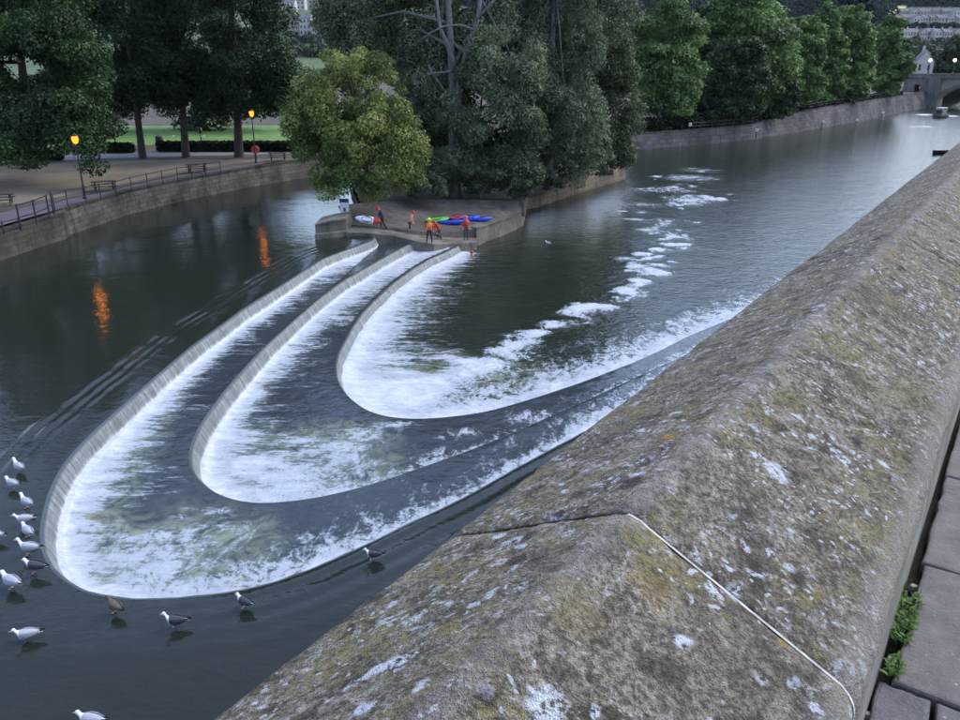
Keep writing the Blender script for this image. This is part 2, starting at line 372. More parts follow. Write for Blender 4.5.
# upper river, out from the outer crest to both banks
c, n = CR[0][::2], CN[0][::2]
off = np.concatenate([np.linspace(.035, 4, 60), np.linspace(4.3, 12, 20), np.linspace(13, 95, 30)])
XY = c[:, None, :]-n[:, None, :]*off[None, :, None]; P = XY.reshape(-1, 2)
lat = P@N2; al = P@W2; P = P+np.maximum(.45-lat, 0)[:, None]*N2
tip = np.argmin(c@W2); s = arc(c); sidx = np.repeat(np.arange(len(c)), len(off)); d = np.tile(off, len(c))
leftarm = np.clip((tip-10-sidx)/25., 0, 1)*np.clip((sidx-(tip-470/2))/10., 0, 1); neararm = np.clip((sidx-tip-10)/30., 0, 1)
dj = d+.10*fbm(np.stack([s[sidx]*.5, d*.2], 1), 3, 2)
rip = sum(a*np.exp(-((dj-q)/w)**2) for q, w, a in ((2.0, .12, .055), (1.55, .10, .05), (1.15, .08, .035)))*leftarm*(.65+.5*vnoise(np.stack([s[sidx]*1.3, d*0], 1), 4))
rip2 = (.017*np.sin(dj*10.)*np.exp(-(d/1.9)**2))*neararm
zz = rip+rip2+.006*fbm(P*.9, 3, 6)*np.clip(d/.6, 0, 1)+.05-.07*np.clip(1-d/1.9, 0, 1)-.03*np.exp(-d/.4)
me = grid_mesh('upper_river', np.concatenate([P, zz[:, None]], 1).reshape(len(c), len(off), 3)[:, ::-1], M['upper'], {'foam': np.zeros(len(P)), 'arm': np.zeros(len(P)), 'aer': np.zeros(len(P)), 'fuv': np.concatenate([P, 0*P[:, :1]], 1)})
tag(link('upper_river', me), kind='structure')
# lower river
xs = np.concatenate([np.arange(-30, -8, 2.), np.arange(-8, 26, .22), np.arange(26, 60, .8), np.arange(60, 260, 4.)])
ys = np.concatenate([np.arange(14, 27, 1.5), np.arange(27, 62, .24), np.arange(62, 120, .8), np.arange(120, 420, 5.)])
X, Y = np.meshgrid(xs, ys, indexing='ij'); P = np.stack([X.ravel(), Y.ravel()], 1)
d, ii = polydist(P, FT[2]); side = ((P-FT[2][ii])*CN[2][ii]).sum(1); ti = np.argmin(FT[2]@W2)
t = np.where(ii < ti, ii/ti*.5, .5+(ii-ti)/(len(FT[2])-ti)*.5)
bw = np.interp(t, [0, .12, .3, .42, .5, .56, .64, .75, .9, 1], [.6, 1.2, 1.6, 2.0, 2.2, 2.1, 1.6, 1.35, 1.3, 1.3])
nz = fbm(P*.6, 3, 12)
foam = np.clip(1.08*np.exp(-d/bw*.62)+.0+.2*nz*np.exp(-d/bw/3), 0, 1)*np.clip((4.2*bw-d)/bw, 0, 1); foam[(d < .25)] = 1
trail = [(375,390,2.4,1.),(400,392,2.6,1.),(430,385,2.6,.85),(460,378,2.4,.75),(480,362,1.9,.85),(500,352,1.7,.8),(520,342,1.4,.85),(505,372,1.6,.45),(540,333,1.1,.85),(560,326,1.1,.85),(575,312,.9,.9),(590,309,1.2,1.),(606,307,1.,1.),(632,291,.8,1.),(640,281,.85,1.),(652,273,.9,.9),(636,267,.8,.9),(645,270,.8,.8),(618,258,.9,.55),(640,254,.9,.95),(660,249,.9,.95),(682,245,.9,.9),(672,235,1.3,.6),(648,230,1.5,.6),(665,222,2.0,.6),(690,200,3.2,.62),(665,190,3.6,.5),(690,178,4.2,.5),(700,170,4.,.42),(650,205,2.6,.45),(640,190,2.,.35),
         (925,127,5,.5),(910,126.5,4,.45),(938,126,3,.4),(931,115,3.2,1.),(925,114,2.6,.8),(952,116.5,3.2,1.),(959,116.5,3,1.),(968,117,3,1.)]
_g = random.Random(8); path = [(470,372),(505,350),(540,333),(565,325),(600,308),(635,288),(648,273),(640,262),(665,250),(670,232),(660,215),(680,195),(690,175)]
for i in range(150):
    j = _g.randrange(len(path)-1); u = _g.random(); w = 4+.10*max(0, 300-path[j][1]); trail.append((path[j][0]*(1-u)+path[j+1][0]*u+_g.gauss(0, w*1.6), path[j][1]*(1-u)+path[j+1][1]*u+_g.gauss(0, w*.5), _g.uniform(.25, .75)*(1+.6*(path[j][1] < 240)), _g.uniform(.4, .85)))
foam = np.clip(np.maximum(foam, blobs(P, trail, LOWZ)), 0, 1)
aer = blobs(P, [(400,375,3.2,.7),(450,372,3.2,.9),(500,375,2.6,.9),(540,375,2.,.5),(420,395,2.5,.6)], LOWZ)
zz = LOWZ+(.035*fbm(P*1.1, 4, 3)+foam*.09*fbm(P*1.9, 4, 9)+.05*foam+.12*np.exp(-(d/.5)**2))*np.clip((150-Y.ravel())/60, .2, 1)
me = grid_mesh('river', np.concatenate([P, zz[:, None]], 1).reshape(len(xs), len(ys), 3), M['river'], {'foam': foam, 'aer': aer, 'fuv': np.stack([P[:, 1], P[:, 0], 0*P[:, 0]], 1), 'arm': np.clip((t-.47)/.1, 0, 1)*np.clip((side < 40)*1., 0, 1)})
tag(link('river', me), kind='structure')
# the masonry sill the outer crest runs along, just under the water, stays unseen; its body closes the steps below
# ------------------------------------------------------------------ parapet and pavement by the camera
PAVE = CAMZ-1.6; CE = CAMZ-.69; CRIDGE = CAMZ-.55; LI, LO, LR = .054, .656, .355
def mat_coping():
    m = NT('lichened_coping_stone'); v = m.gpos()
    vd = m.vmath('ADD', v, m.vmath('SCALE', m.vmath('SUBTRACT', m.noisec(v, 14, 3), (.5, .5, .5)), (0, 0, 0)))
    wv = m.n('ShaderNodeVectorMath', operation='SCALE'); m.l(m.vmath('SUBTRACT', m.noisec(v, 26, 3), (.5, .5, .5)), wv.inputs[0]); wv.inputs[3].default_value = .05
    vw = m.vmath('ADD', v, wv.outputs[0])
    big = m.noise(v, 3.2, 5, .62); mid = m.noise(v, 26, 5, .78); fine = m.noise(v, 120, 3, .8); grit = m.noise(v, 420, 2, .6)
    c = m.ramp(mid, [(.32, (.066, .057, .044)), (.45, (.175, .151, .112)), (.55, (.255, .224, .170)), (.68, (.385, .348, .28))])
    c = m.mix(m.math('MULTIPLY', m.step(fine, .52, .40), .7), c, (.055, .047, .036))
    c = m.mix(m.math('MULTIPLY', m.step(fine, .54, .68), .55), c, (.44, .415, .355))
    c = m.mix(m.math('MULTIPLY', m.step(big, .50, .66), .45), c, (.06, .054, .045)); c = m.mix(m.math('MULTIPLY', m.step(m.noise(v, 15, 4, .7, .4), .52, .64), .6), c, (.042, .036, .029))   # dark crust
    oc = m.math('MULTIPLY', m.step(m.noise(v, 6.5, 5, .78, .5), .48, .62), m.step(m.noise(v, 75, 2, .75), .42, .58))
    c = m.mix(m.math('MULTIPLY', oc, .72), c, (.235, .198, .072))                                        # ochre lichen
    gr = m.math('MULTIPLY', m.step(m.noise(v, 4.5, 4, .75, .4), .54, .66), m.step(fine, .4, .6)); c = m.mix(m.math('MULTIPLY', gr, .45), c, (.20, .20, .09))
    pale = m.math('MULTIPLY', m.step(m.noise(v, 11, 5, .8, .3), .57, .65), m.step(fine, .40, .56)); c = m.mix(m.math('MULTIPLY', pale, .75), c, (.46, .45, .42))
    sp = m.math('MULTIPLY', m.step(m.voro(vw, 27), .36, .20), m.step(m.noise(v, 6, 4), .47, .58)); sp = m.math('MULTIPLY', sp, m.step(m.noise(v, 60, 3, .8), .40, .54)); c = m.mix(sp, c, (.50, .53, .565))    # round white rosettes
    sp2 = m.math('MULTIPLY', m.step(m.voro(m.vmath('ADD', vw, (3.1, 1.7, .3)), 62), .30, .18), m.step(m.noise(v, 9, 4), .46, .56)); c = m.mix(m.math('MULTIPLY', sp2, .85), c, (.50, .515, .53))
    dk = m.math('MULTIPLY', m.step(m.voro(m.vmath('ADD', vw, (7.1, 2.7, .3)), 17), .34, .14), m.step(m.noise(v, 6, 4), .46, .58)); c = m.mix(m.math('MULTIPLY', dk, .7), c, (.035, .03, .028))
    la = m.vmath('DOT_PRODUCT', v, (float(N2[0]), float(N2[1]), 0.)); wear = m.math('MULTIPLY', m.step(m.math('ADD', la, m.math('MULTIPLY', m.math('SUBTRACT', mid, .5), .06)), LI+.045, LI+.005), .6); c = m.mix(wear, c, (.30, .285, .25))
    wear2 = m.math('MULTIPLY', m.step(m.math('ABSOLUTE', m.math('SUBTRACT', m.math('ADD', la, m.math('MULTIPLY', m.math('SUBTRACT', mid, .5), .06)), LR)), .03, .005), .35); c = m.mix(wear2, c, (.28, .265, .24))
    for (px, py, rr, colr, am) in ((672, 440, .021, (.42, .20, .04), .95), (655, 590, .035, (.26, .17, .06), .3), (788, 642, .014, (.36, .2, .03), .7), (565, 600, .05, (.24, .2, .07), .3)):
        lat = LR+.05; P = at(px, py, CAMZ-.6); q = P[:2]@N2; zz = CRIDGE-(abs(q-LR)/(LO-LR))*(CRIDGE-CE); P = at(px, py, zz)
        dd = m.vmath('DISTANCE', vw, tuple(P)); c = m.mix(m.math('MULTIPLY', m.step(dd, rr, rr*.55), am), c, colr)
    for (px, py, rr) in ((390, 666, .022), (375, 668, .014), (405, 660, .012), (578, 460, .008), (735, 590, .016), (680, 640, .018), (708, 590, .016), (400, 570, .01), (545, 700, .03), (775, 470, .03), (760, 455, .02)):
        P = at(px, py, CAMZ-.6); q = P[:2]@N2; zz = CRIDGE-(abs(q-LR)/(LO-LR))*(CRIDGE-CE); P = at(px, py, zz)
        dd = m.vmath('DISTANCE', vw, tuple(P)); c = m.mix(m.math('MULTIPLY', m.step(dd, rr, rr*.4), m.step(m.noise(v, 60, 3, .8), .38, .52)), c, (.54, .57, .60))
    hgt = m.math('ADD', m.math('MULTIPLY', mid, .5), m.math('ADD', m.math('MULTIPLY', fine, .38), m.math('MULTIPLY', grit, .12)))
    pass
    m.principled(c, .95, m.bump(hgt, 1., .03), .15); return m.mat
M['coping'] = mat_coping()
M['mortar'] = mat_plain('pale_lime_mortar', (.42, .40, .36), .9, .45, 45, .004)
M['ashlar'] = mat_stone('parapet_ashlar', (.30, .29, .25), (.17, .165, .14), 4., (.12, .13, .08), None, .006)
par = empty('parapet_wall', wl(0, LR, PAVE)); PO = np.array(par.location)
tag(par, 'lichen-covered stone parapet with a ridged coping along the pavement edge in the foreground', 'wall')
prof = []
def arcpts(c0, r, a0, a1, k): return [(c0[0]+r*math.cos(a), c0[1]+r*math.sin(a)) for a in np.linspace(a0, a1, k)]
# half profile (lat from inner edge over the ridge to the outer edge, height over the coping edge)
rise = CRIDGE-CE
pl = [(LI+.03, -.085), (LI+.012, -.083), (LI+.002, -.07)]+[(LI, z) for z in np.linspace(-.055, -.03, 3)]
pl += [(LI+.003, -.017), (LI+.010, -.006), (LI+.02, .004)]
inn = np.array([LI+.02, .004]); rid_i = np.array([LR-.03, rise-.012])
pl += [tuple(inn+(rid_i-inn)*q) for q in np.linspace(.04, 1, 34)]
pl += [(LR-.018, rise-.005), (LR, rise-.001), (LR+.018, rise-.005)]
rid_o = np.array([LR+.03, rise-.012]); out = np.array([LO-.02, .004])
pl += [tuple(rid_o+(out-rid_o)*q) for q in np.linspace(0, .96, 30)]
pl += [(LO-.02, .004), (LO-.008, -.008), (LO, -.02), (LO+.001, -.06), (LO-.01, -.085), (LO-.03, -.087)]
pl = np.array(pl)
joints = [-3.2, -1.25, .864, 3.05, 5.15, 7.3, 9.4, 11.6, 13.7, 15.9, 18.0, 20.2, 22.4, 24.6, 26.8, 29.0]
for k in range(len(joints)-1):
    a0, a1 = joints[k]+.0016, joints[k+1]-.0016; st = .010 if -1 < a0 < 3 else (.02 if a0 < 8 else .05)
    ss = np.concatenate([[a0, a0+.004], np.arange(a0+.012, a1-.012, st), [a1-.004, a1]])
    S, L = np.meshgrid(ss, pl[:, 0], indexing='ij'); H = np.repeat((CE+pl[:, 1])[None], len(ss), 0)
    e = np.minimum(S-a0, a1-S); rounding = .005*np.exp(-(e/.006)**2)
    Q = np.stack([S, L, H], -1).reshape(-1, 3)
    disp = (.004*fbm(Q*3., 2, 31)+.0035*fbm(Q*14, 3, 32)+.003*fbm(Q*48, 3, 33)).reshape(S.shape)
    edge_w = np.exp(-((L-LI)/.03)**2); disp = disp+edge_w*.008*fbm(np.stack([S*6, L*0, S*0], -1).reshape(-1, 3), 4, 40).reshape(S.shape)
    nrm = np.gradient(pl, axis=0); nrm = np.stack([-nrm[:, 1], nrm[:, 0]], 1); nrm /= np.linalg.norm(nrm, axis=1)[:, None]
    dd = disp-rounding; L2 = L+nrm[None, :, 0]*dd; H2 = H+nrm[None, :, 1]*dd
    P = np.stack([W2[0]*S+N2[0]*L2, W2[1]*S+N2[1]*L2, H2], -1)
    me = grid_mesh('coping_stone', P-PO, M['coping'])
    bm = bmesh.new(); bm.from_mesh(me); bmesh.ops.holes_fill(bm, edges=[x for x in bm.edges if x.is_boundary], sides=0); bm.to_mesh(me); bm.free()
    link('coping_stone', me, par)
for j in joints[1:-1]:
    fs = [wl(j-.0022, l, CE+h-(.004 if j == .864 and l < LR+.015 else .014)) for l, h in pl]; gs = [wl(j+.0022, l, CE+h-(.004 if j == .864 and l < LR+.015 else .014)) for l, h in pl]
    mb = MB(); n = len(pl); mb.add([p for p in fs]+[p for p in gs], [(i, i+1, n+i+1, n+i) for i in range(n-1)]); mb.build('mortar_joint', M['mortar'], par, PO)
mb = MB(); ring = [(.097, PAVE-.3), (.097, CE-.084), (.62, CE-.084), (.62, PAVE-.3)]
mb.rings([[wl(a, l, z) for l, z in ring] for a in (-3.2, 29.)]); mb.build('wall_body', M['ashlar'], par, PO)
# the tall retaining wall under it, down to the river
M['retain'] = mat_stone('embankment_masonry', (.27, .25, .2), (.13, .125, .1), 1., (.07, .08, .045))
mb = MB(); mb.rings([[wl(a, l, z) for l, z in ((-6, -3), (-6, PAVE-.35), (.63, PAVE-.302), (.80, -3))] for a in (-30, 90.)])
tag(mb.build('embankment', M['retain']), kind='structure')
def mat_flag():
    m = NT('flagstone'); v = m.gpos(); i = m.n('ShaderNodeObjectInfo').outputs['Random']
    c = m.ramp(m.noise(v, 9, 7, .62), [(.28, (.088, .084, .082)), (.5, (.135, .128, .125)), (.72, (.185, .176, .170))])
    sh = m.ramp(i, [(0, (.72, .76, .84)), (.5, (1, 1, 1)), (1, (1.12, 1.05, .98))]); c = m.mix(1., c, sh, 'MULTIPLY')
    f = m.noise(v, 120, 3, .7); c = m.mix(m.math('MULTIPLY', m.step(f, .55, .72), .35), c, (.3, .29, .28))
    sp = m.step(m.voro(v, 16), .085, .05); c = m.mix(m.math('MULTIPLY', sp, .6), c, (.42, .42, .41))
    m.principled(c, .82, m.bump(m.math('ADD', m.noise(v, 30, 5), m.math('MULTIPLY', f, .5)), .7, .006), .3); return m.mat
M['flag'] = mat_flag()
M['soil'] = mat_plain('dark_joint_soil', (.022, .019, .015), .95, .4, 40, .01)
pv = empty('pavement', wl(0, -1, PAVE-.06)); tag(pv, kind='structure'); VO = np.array(pv.location)
mb = MB(); mb.add([wl(a, l, PAVE-.045) for a, l in ((-30, .12), (-30, -6), (90, -6), (90, .12))], [(0, 1, 2, 3)]); mb.build('joint_bed', M['soil'], pv, VO)
rng = random.Random(4)
rowj = [-2.0, -1.25, -.55, .1, .75, 1.42, 2.09, 2.76, 3.50, 4.2, 4.95, 5.65, 6.4, 7.1, 7.9, 8.6, 9.4, 10.2, 11., 11.8, 12.6, 13.4]
first = {2.09: -.75, 1.42: -.045, 2.76: -.62, 3.5: -.5}
def flagstone(a0, a1, l0, l1, seed):
    g = .006; n = 9; rr = random.Random(seed); pts = []
    cs = [(a0+g, l0-g), (a1-g, l0-g), (a1-g, l1+g), (a0+g, l1+g)]
    for k in range(4):
        p, q = cs[k], cs[(k+1) % 4]
        for i in range(n):
            t = i/n; j = .006 if i else .0; pts.append((p[0]+(q[0]-p[0])*t+rr.uniform(-j, j), p[1]+(q[1]-p[1])*t+rr.uniform(-j, j)))
    ca = (a0+a1)/2; cl = (l0+l1)/2; dz = rr.uniform(-.004, .004); tilt = rr.uniform(-.006, .006); rs = []
    for inset, z in ((0, -.06), (0, -.008), (.004, -.002), (.012, 0)):
        rs.append([wl(a-(a-ca)/max(.05, abs(a-ca))*inset*min(1, abs(a-ca)/.05), l-(l-cl)/max(.05, abs(l-cl))*inset*min(1, abs(l-cl)/.05), PAVE+z+dz+tilt*(a-ca)) for a, l in pts])
    mb = MB(); mb.rings(rs); return mb.build('flagstone', M['flag'], pv, VO)
for k in range(len(rowj)-1):
    a0, a1 = rowj[k], rowj[k+1]; l = .080 + rng.uniform(-.006, .006); e = first.get(a0, -rng.uniform(.35, .7)); i = 0
    if a0 == 2.09: l = .066
    if a0 == 1.42: l = .096
    while l > -2.6:
        flagstone(a0, a1, l, e, k*31+i); l = e; e -= rng.uniform(.55, .9); i += 1
# weeds and chips in the joint at the foot of the parapet
M['weed'] = mat_leaf('weed_leaf', (.05, .11, .02), (.13, .24, .05), .35)
M['chip'] = mat_plain('stone_chip', (.36, .33, .28), .9, .3, 50)
def leaf_card(mb, p, d, up, L, Wd):
    d = Vector(d).normalized(); s = d.cross(Vector(up)).normalized(); u = s.cross(d).normalized()
    mb.add([p, p+d*L*.35+s*Wd*.5+u*L*.05, p+d*L*.75+s*Wd*.35, p+d*L-u*L*.1, p+d*L*.75-s*Wd*.35, p+d*L*.35-s*Wd*.5+u*L*.05, p+d*L*.5+u*L*.02], [(0, 1, 6), (1, 2, 6), (2, 3, 6), (3, 4, 6), (4, 5, 6), (5, 0, 6)])
def weed(px, py, n, r, seed, label):
    rr = random.Random(seed); c = at(px, py, PAVE-.01); e = empty('weed', c); tag(e, label, 'weed', 'weeds in the pavement joint')
    mb = MB(); st = MB()
    for i in range(n):
        a = rr.uniform(0, 6.283); q = rr.random()**.6*r; p = Vector((c[0]+W2[0]*math.cos(a)*q*1.7+N2[0]*math.sin(a)*q*.45, c[1]+W2[1]*math.cos(a)*q*1.7+N2[1]*math.sin(a)*q*.45, c[2]))
        h = rr.uniform(.01, .07); top = p+Vector((rr.uniform(-.02, .02), rr.uniform(-.02, .02), h)); st.tube([p, (p+top)/2+Vector((.004, 0, 0)), top], .0012, 4)
        for j in range(4):
            b = rr.uniform(0, 6.283); leaf_card(mb, p.lerp(top, rr.uniform(.4, 1)), (math.cos(b), math.sin(b), rr.uniform(.0, .8)), (0, 0, 1), rr.uniform(.016, .034), rr.uniform(.008, .014))
    o = mb.build('leaves', M['weed'], e, c); at_ = o.data.attributes.new('tint', 'FLOAT', 'POINT'); tv = [rr.random() for _ in range(len(o.data.vertices)//7) for __ in range(7)]; at_.data.foreach_set('value', tv)
    o2 = st.build('stems', M['weed'], e, c)
weed(902, 622, 42, .075, 1, 'large clump of green weeds growing at the foot of the parapet')
weed(893, 672, 12, .03, 2, 'small tuft of weeds beside the corner of a dark flagstone')
weed(898, 645, 8, .025, 7, 'sparse weed sprig in the joint just below the large clump')
for i, (px, py, r, lb) in enumerate(((914, 588, .018, 'pale angular stone chip lying in the open pavement joint'), (912, 596, .012, 'flat dark chip of stone under the pale chip in the joint'), (890, 660, .012, 'small white chip in the joint between the two weed tufts'), (868, 716, .014, 'tan stone chip in the joint at the bottom edge of the picture'))):
    c = at(px, py, PAVE-.028); rr = random.Random(i+9); mb = MB(); rs = []
    for z, k in ((-.014, .8), (0, 1.), (.010, .7)): rs.append([Vector((c[0], c[1], c[2]+z))+Vector((math.cos(a)*r*k*rr.uniform(.6, 1.2), math.sin(a)*r*k*rr.uniform(.5, 1.1), 0)) for a in np.linspace(0, 5.4, 7)])
    mb.rings(rs); tag(mb.build('stone_chip', M['chip'] if i != 1 else M['soil'], None, c), lb, 'stone chip', 'stone chips in the joint')

# ------------------------------------------------------------------ banks, island, platform
M['quay'] = mat_stone('quay_masonry', (.19, .176, .142), (.09, .084, .07), .9, (.06, .07, .035), (.85, .34))
M['farwall'] = mat_stone('far_river_wall_masonry', (.155, .148, .145), (.06, .058, .060), .5, (.13, .11, .07), (1.5, .62), .05)
M['slab'] = mat_stone('platform_stone', (.175, .155, .13), (.10, .09, .076), 1.1, (.10, .085, .06))
M['earth'] = mat_plain('shaded_ground_earth', (.075, .065, .045), .95, .35, .3, .02)
M['grass'] = mat_plain('lawn_grass', (.11, .20, .045), .9, .3, .8, .03)
M['dirt'] = mat_plain('trodden_dirt_yard', (.185, .148, .098), .95, .28, .25, .02)
M['paving'] = mat_plain('riverside_paving', (.095, .085, .095), .9, .2, .6, .01)
M['tarmac'] = mat_plain('pale_tarmac_path', (.19, .19, .205), .9, .15, .5, .01)
M['iron'] = mat_plain('black_painted_iron', (.018, .018, .024), .5, .2, 8, 0, .4)
M['darkwood'] = mat_plain('dark_weathered_timber', (.045, .036, .03), .85, .3, 5, .01)
def wall_strip(name, low, top, mat, cop=None, kind='structure'):
    """river wall between a foot line and a top line (same number of 3-D points) with a coping course"""
    L = np.array(low); T = np.array(top); n = len(L); rows = []
    s = np.concatenate([[0], np.cumsum(np.linalg.norm(np.diff(L[:, :2], axis=0), axis=1))]); m = max(12, int(s[-1]/.6)); q = np.linspace(0, s[-1], m)
    li = np.stack([np.interp(q, s, L[:, k]) for k in range(3)], 1); ti = np.stack([np.interp(q, s, T[:, k]) for k in range(3)], 1)
    v = np.linspace(0, 1, 9); P = li[:, None]*(1-v)[None, :, None]+ti[:, None]*v[None, :, None]
    P[..., :2] += (.06*fbm(P.reshape(-1, 3)*.9, 3, 7)).reshape(P.shape[:2])[..., None]*np.array([.7, -.7])
    uvw = np.stack([np.repeat(q[:, None], 9, 1), P[..., 2], 0*P[..., 2]], -1)
    o = link(name, grid_mesh(name, P, mat, {'uvw': uvw}, False)); tag(o, kind=kind)
    if cop:
        w, h = cop; d = np.gradient(ti[:, :2], axis=0); d /= np.linalg.norm(d, axis=1)[:, None]; nn = np.stack([-d[:, 1], d[:, 0]], 1)
        k0 = 0; step = max(2, int(1.2/(q[1]-q[0]))) ; ko = []
        rs = [[(*(ti[i, :2]+nn[i]*a), ti[i, 2]+b) for a, b in ((-.06, 0.003), (-.06, h), (w, h), (w, 0.003))] for i in range(0, m)]
        mb = MB(); mb.rings(rs); c = mb.build('wall_coping', mat, o)
    return o
BZ = 1.95
qlow = [(-70,287),(-30,272),(0,262),(30,251.5),(67,239.5)]; q2low = [(70,236.5),(100,226),(130,215.5),(180,203),(217,195),(257,187),(304,179)]
A1 = [at(x, y, 0) for x, y in qlow]; A2 = [at(x, y, 0) for x, y in q2low]
def setz(p, z, back=0.): p = np.array(p, float).copy(); p[2] = z; p[:2] += np.array([-.35, .93])*back; return p
hid = [np.array([-12., 100., 0]), np.array([4., 118., 0])]
far_px = [(630,151,134.5,.42),(690,146,129.5,.42),(706,144.6,128.3,.45),(752,140,126,.47),(770,137.5,123,.8),(800,132.5,115,1.5),(832,127,108,2.0),(870,120,101.8,2.2),(905,112,98,2.3),(930,107.3,96,2.3)]
A3 = [at(x, y, LOWZ) for x, y, _, __ in far_px]
wall_strip('quay_wall', [setz(p, -2.4) for p in A1], [setz(p, 1.66, .12) for p in A1], M['quay'], (.45, .16))
mb = MB(); e = A1[-1]; f = A2[0]
mb.add([setz(e, -2.4), setz(e, 1.66, .12), setz(f, BZ, .5), setz(f, -2.4)], [(0, 1, 2, 3)]); tag(mb.build('quay_return', M['quay']), kind='structure')
wall_strip('bank_wall', [setz(p, -2.4) for p in A2+hid[:1]], [setz(p, BZ-.16, .55) for p in A2+hid[:1]], M['quay'], (.4, .16))
# the lower ledge course on the bank wall
lg = [at(x, y, .75) for x, y in ((61,221),(80,216),(100,211),(127,205.2))]; mb = MB(); mb.rings([[(p[0]-.1, p[1]+.5, .2), (p[0]+.12, p[1]-.25, .2), (p[0]+.12, p[1]-.25, .8), (p[0]-.1, p[1]+.5, .8)] for p in lg]); tag(mb.build('bank_ledge', M['quay']), kind='structure')
ftop = []
for (x, y, ty, z), p in zip(far_px, A3): ftop.append(setz(p, z, .4 if x < 760 else 2.2))
wall_strip('far_river_wall', [setz(p, -3.) for p in A3], ftop, M['farwall'], (.5, .2))
# ground: one sheet behind the bank line
line = [setz(p, 1.62, .3) for p in A1]+[setz(p, BZ, .7) for p in A2]+[setz(h, BZ, .7) for h in hid]+[setz(p, p[2]+.05, .3) for p in ftop]
ext = ftop[-1]+(ftop[-1]-ftop[-4])/np.linalg.norm((ftop[-1]-ftop[-4]))*150
line += [setz(ext, 2.3), np.array([ext[0]+60, 420, 1.9]), np.array([-700, 420, 1.9]), np.array([-700, 20, 1.9]), setz(A1[0], 1.62)+np.array([-60, -25, 0])]
bm = bmesh.new(); vs = [bm.verts.new(p) for p in line]; f = bm.faces.new(vs); f.normal_update()
if f.normal.z < 0: f.normal_flip()
bmesh.ops.triangulate(bm, faces=bm.faces[:]); me = bpy.data.meshes.new('ground'); bm.to_mesh(me); bm.free(); me.materials.append(M['earth'])
gob = link('ground', me); tag(gob, kind='structure')
def patch(name, pts, mat, dz):
    bm = bmesh.new(); f = bm.faces.new([bm.verts.new(tuple(p[:2])+(p[2]+dz,)) for p in pts]); f.normal_update()
    if f.normal.z < 0: f.normal_flip()
    bmesh.ops.triangulate(bm, faces=bm.faces[:]); me = bpy.data.meshes.new(name); bm.to_mesh(me); bm.free(); me.materials.append(mat); o = link(name, me); tag(o, kind='structure'); return o
G = lambda x, y: at(x, y, BZ)
# flat yard over the ground so that every sheet on the left bank is level
patch('yard_base', [setz(A1[0], BZ, .9)+np.array([-30, -12, 0])]+[setz(p, BZ, 1.4) for p in A2]+[np.array([-10., 104, BZ]), np.array([-10., 320, BZ]), np.array([-250., 320, BZ]), np.array([-250., 40, BZ])], M['earth'], .004)
patch('dirt_yard', [G(-60,212), G(0,207), G(48,199), G(100,189), G(150,178), G(200,168.5), G(240,163), G(300,159), G(200,159.5), G(110,161), G(0,167), G(-60,170)], M['dirt'], .012)
patch('riverside_path', [setz(A1[0], BZ, 1.2), setz(A1[2], BZ, 1.0), setz(A1[4], BZ, 1.2)]+[setz(p, BZ, 1.1) for p in A2]+[G(296,160), G(240,165.5), G(200,173), G(150,182), G(100,192.5), G(48,203), G(0,213), G(-70,224)], M['paving'], .02)
patch('tarmac_path', [G(-60,168), G(0,163), G(110,158.5), G(200,156), G(300,153.5), G(340,152), G(340,147.5), G(200,150.5), G(110,153.5), G(0,157), G(-60,160)], M['tarmac'], .02)
patch('lawn', [G(40,147), G(110,146.5), G(200,143), G(330,141.5), G(330,125), G(250,125.5), G(100,126), G(20,126)], M['grass'], .012)
patch('lawn', [G(-200,165), G(0,152), G(40,146.5), G(20,126), G(-200,126)], M['grass'], .016)
# island
def P3(x, y, z): return at(x, y, z)
isl_r = [(526,210),(545,205),(560,199.5),(590,190),(626,179)]                  # waterline of its right-hand wall (lower river)
IR = [at(x, y, LOWZ) for x, y in isl_r]
it = [(526,200),(545,193.5),(560,185.5),(590,171.5),(626,167)]
IT = []
for (x, y), p in zip(it, IR):
    r = ray(x, y); IT.append(np.array([p[0], p[1]+.3, CAMZ+r[2]/r[1]*p[1]]))
M['island_wall'] = mat_stone('island_wall_stone', (.26, .21, .15), (.125, .108, .085), .7, (.20, .13, .07), (1.1, .45), .04)
back = np.array([IR[-1][0]-5, IR[-1][1]+22, 0]); lb = [at(338,212,0), at(322,196,0), at(306,180,0)]
wall_strip('island_wall', [setz(p, -3) for p in IR]+[setz(back, -3)], IT+[setz(back, IT[-1][2])], M['island_wall'], (.4, .15))
wall_strip('island_wall', [setz(p, -1.5) for p in [back, lb[2]+np.array([9, 22, 0]), lb[2]+np.array([3, 8, 0]), lb[1]+np.array([2.5, 1, 0]), lb[0]+np.array([1.6, .5, 0])]], [setz(p, .62) for p in [back, lb[2]+np.array([9, 22, 0]), lb[2]+np.array([3, 8, 0]), lb[1]+np.array([2.5, 1, 0]), lb[0]+np.array([1.6, .5, 0])]], M['island_wall'])
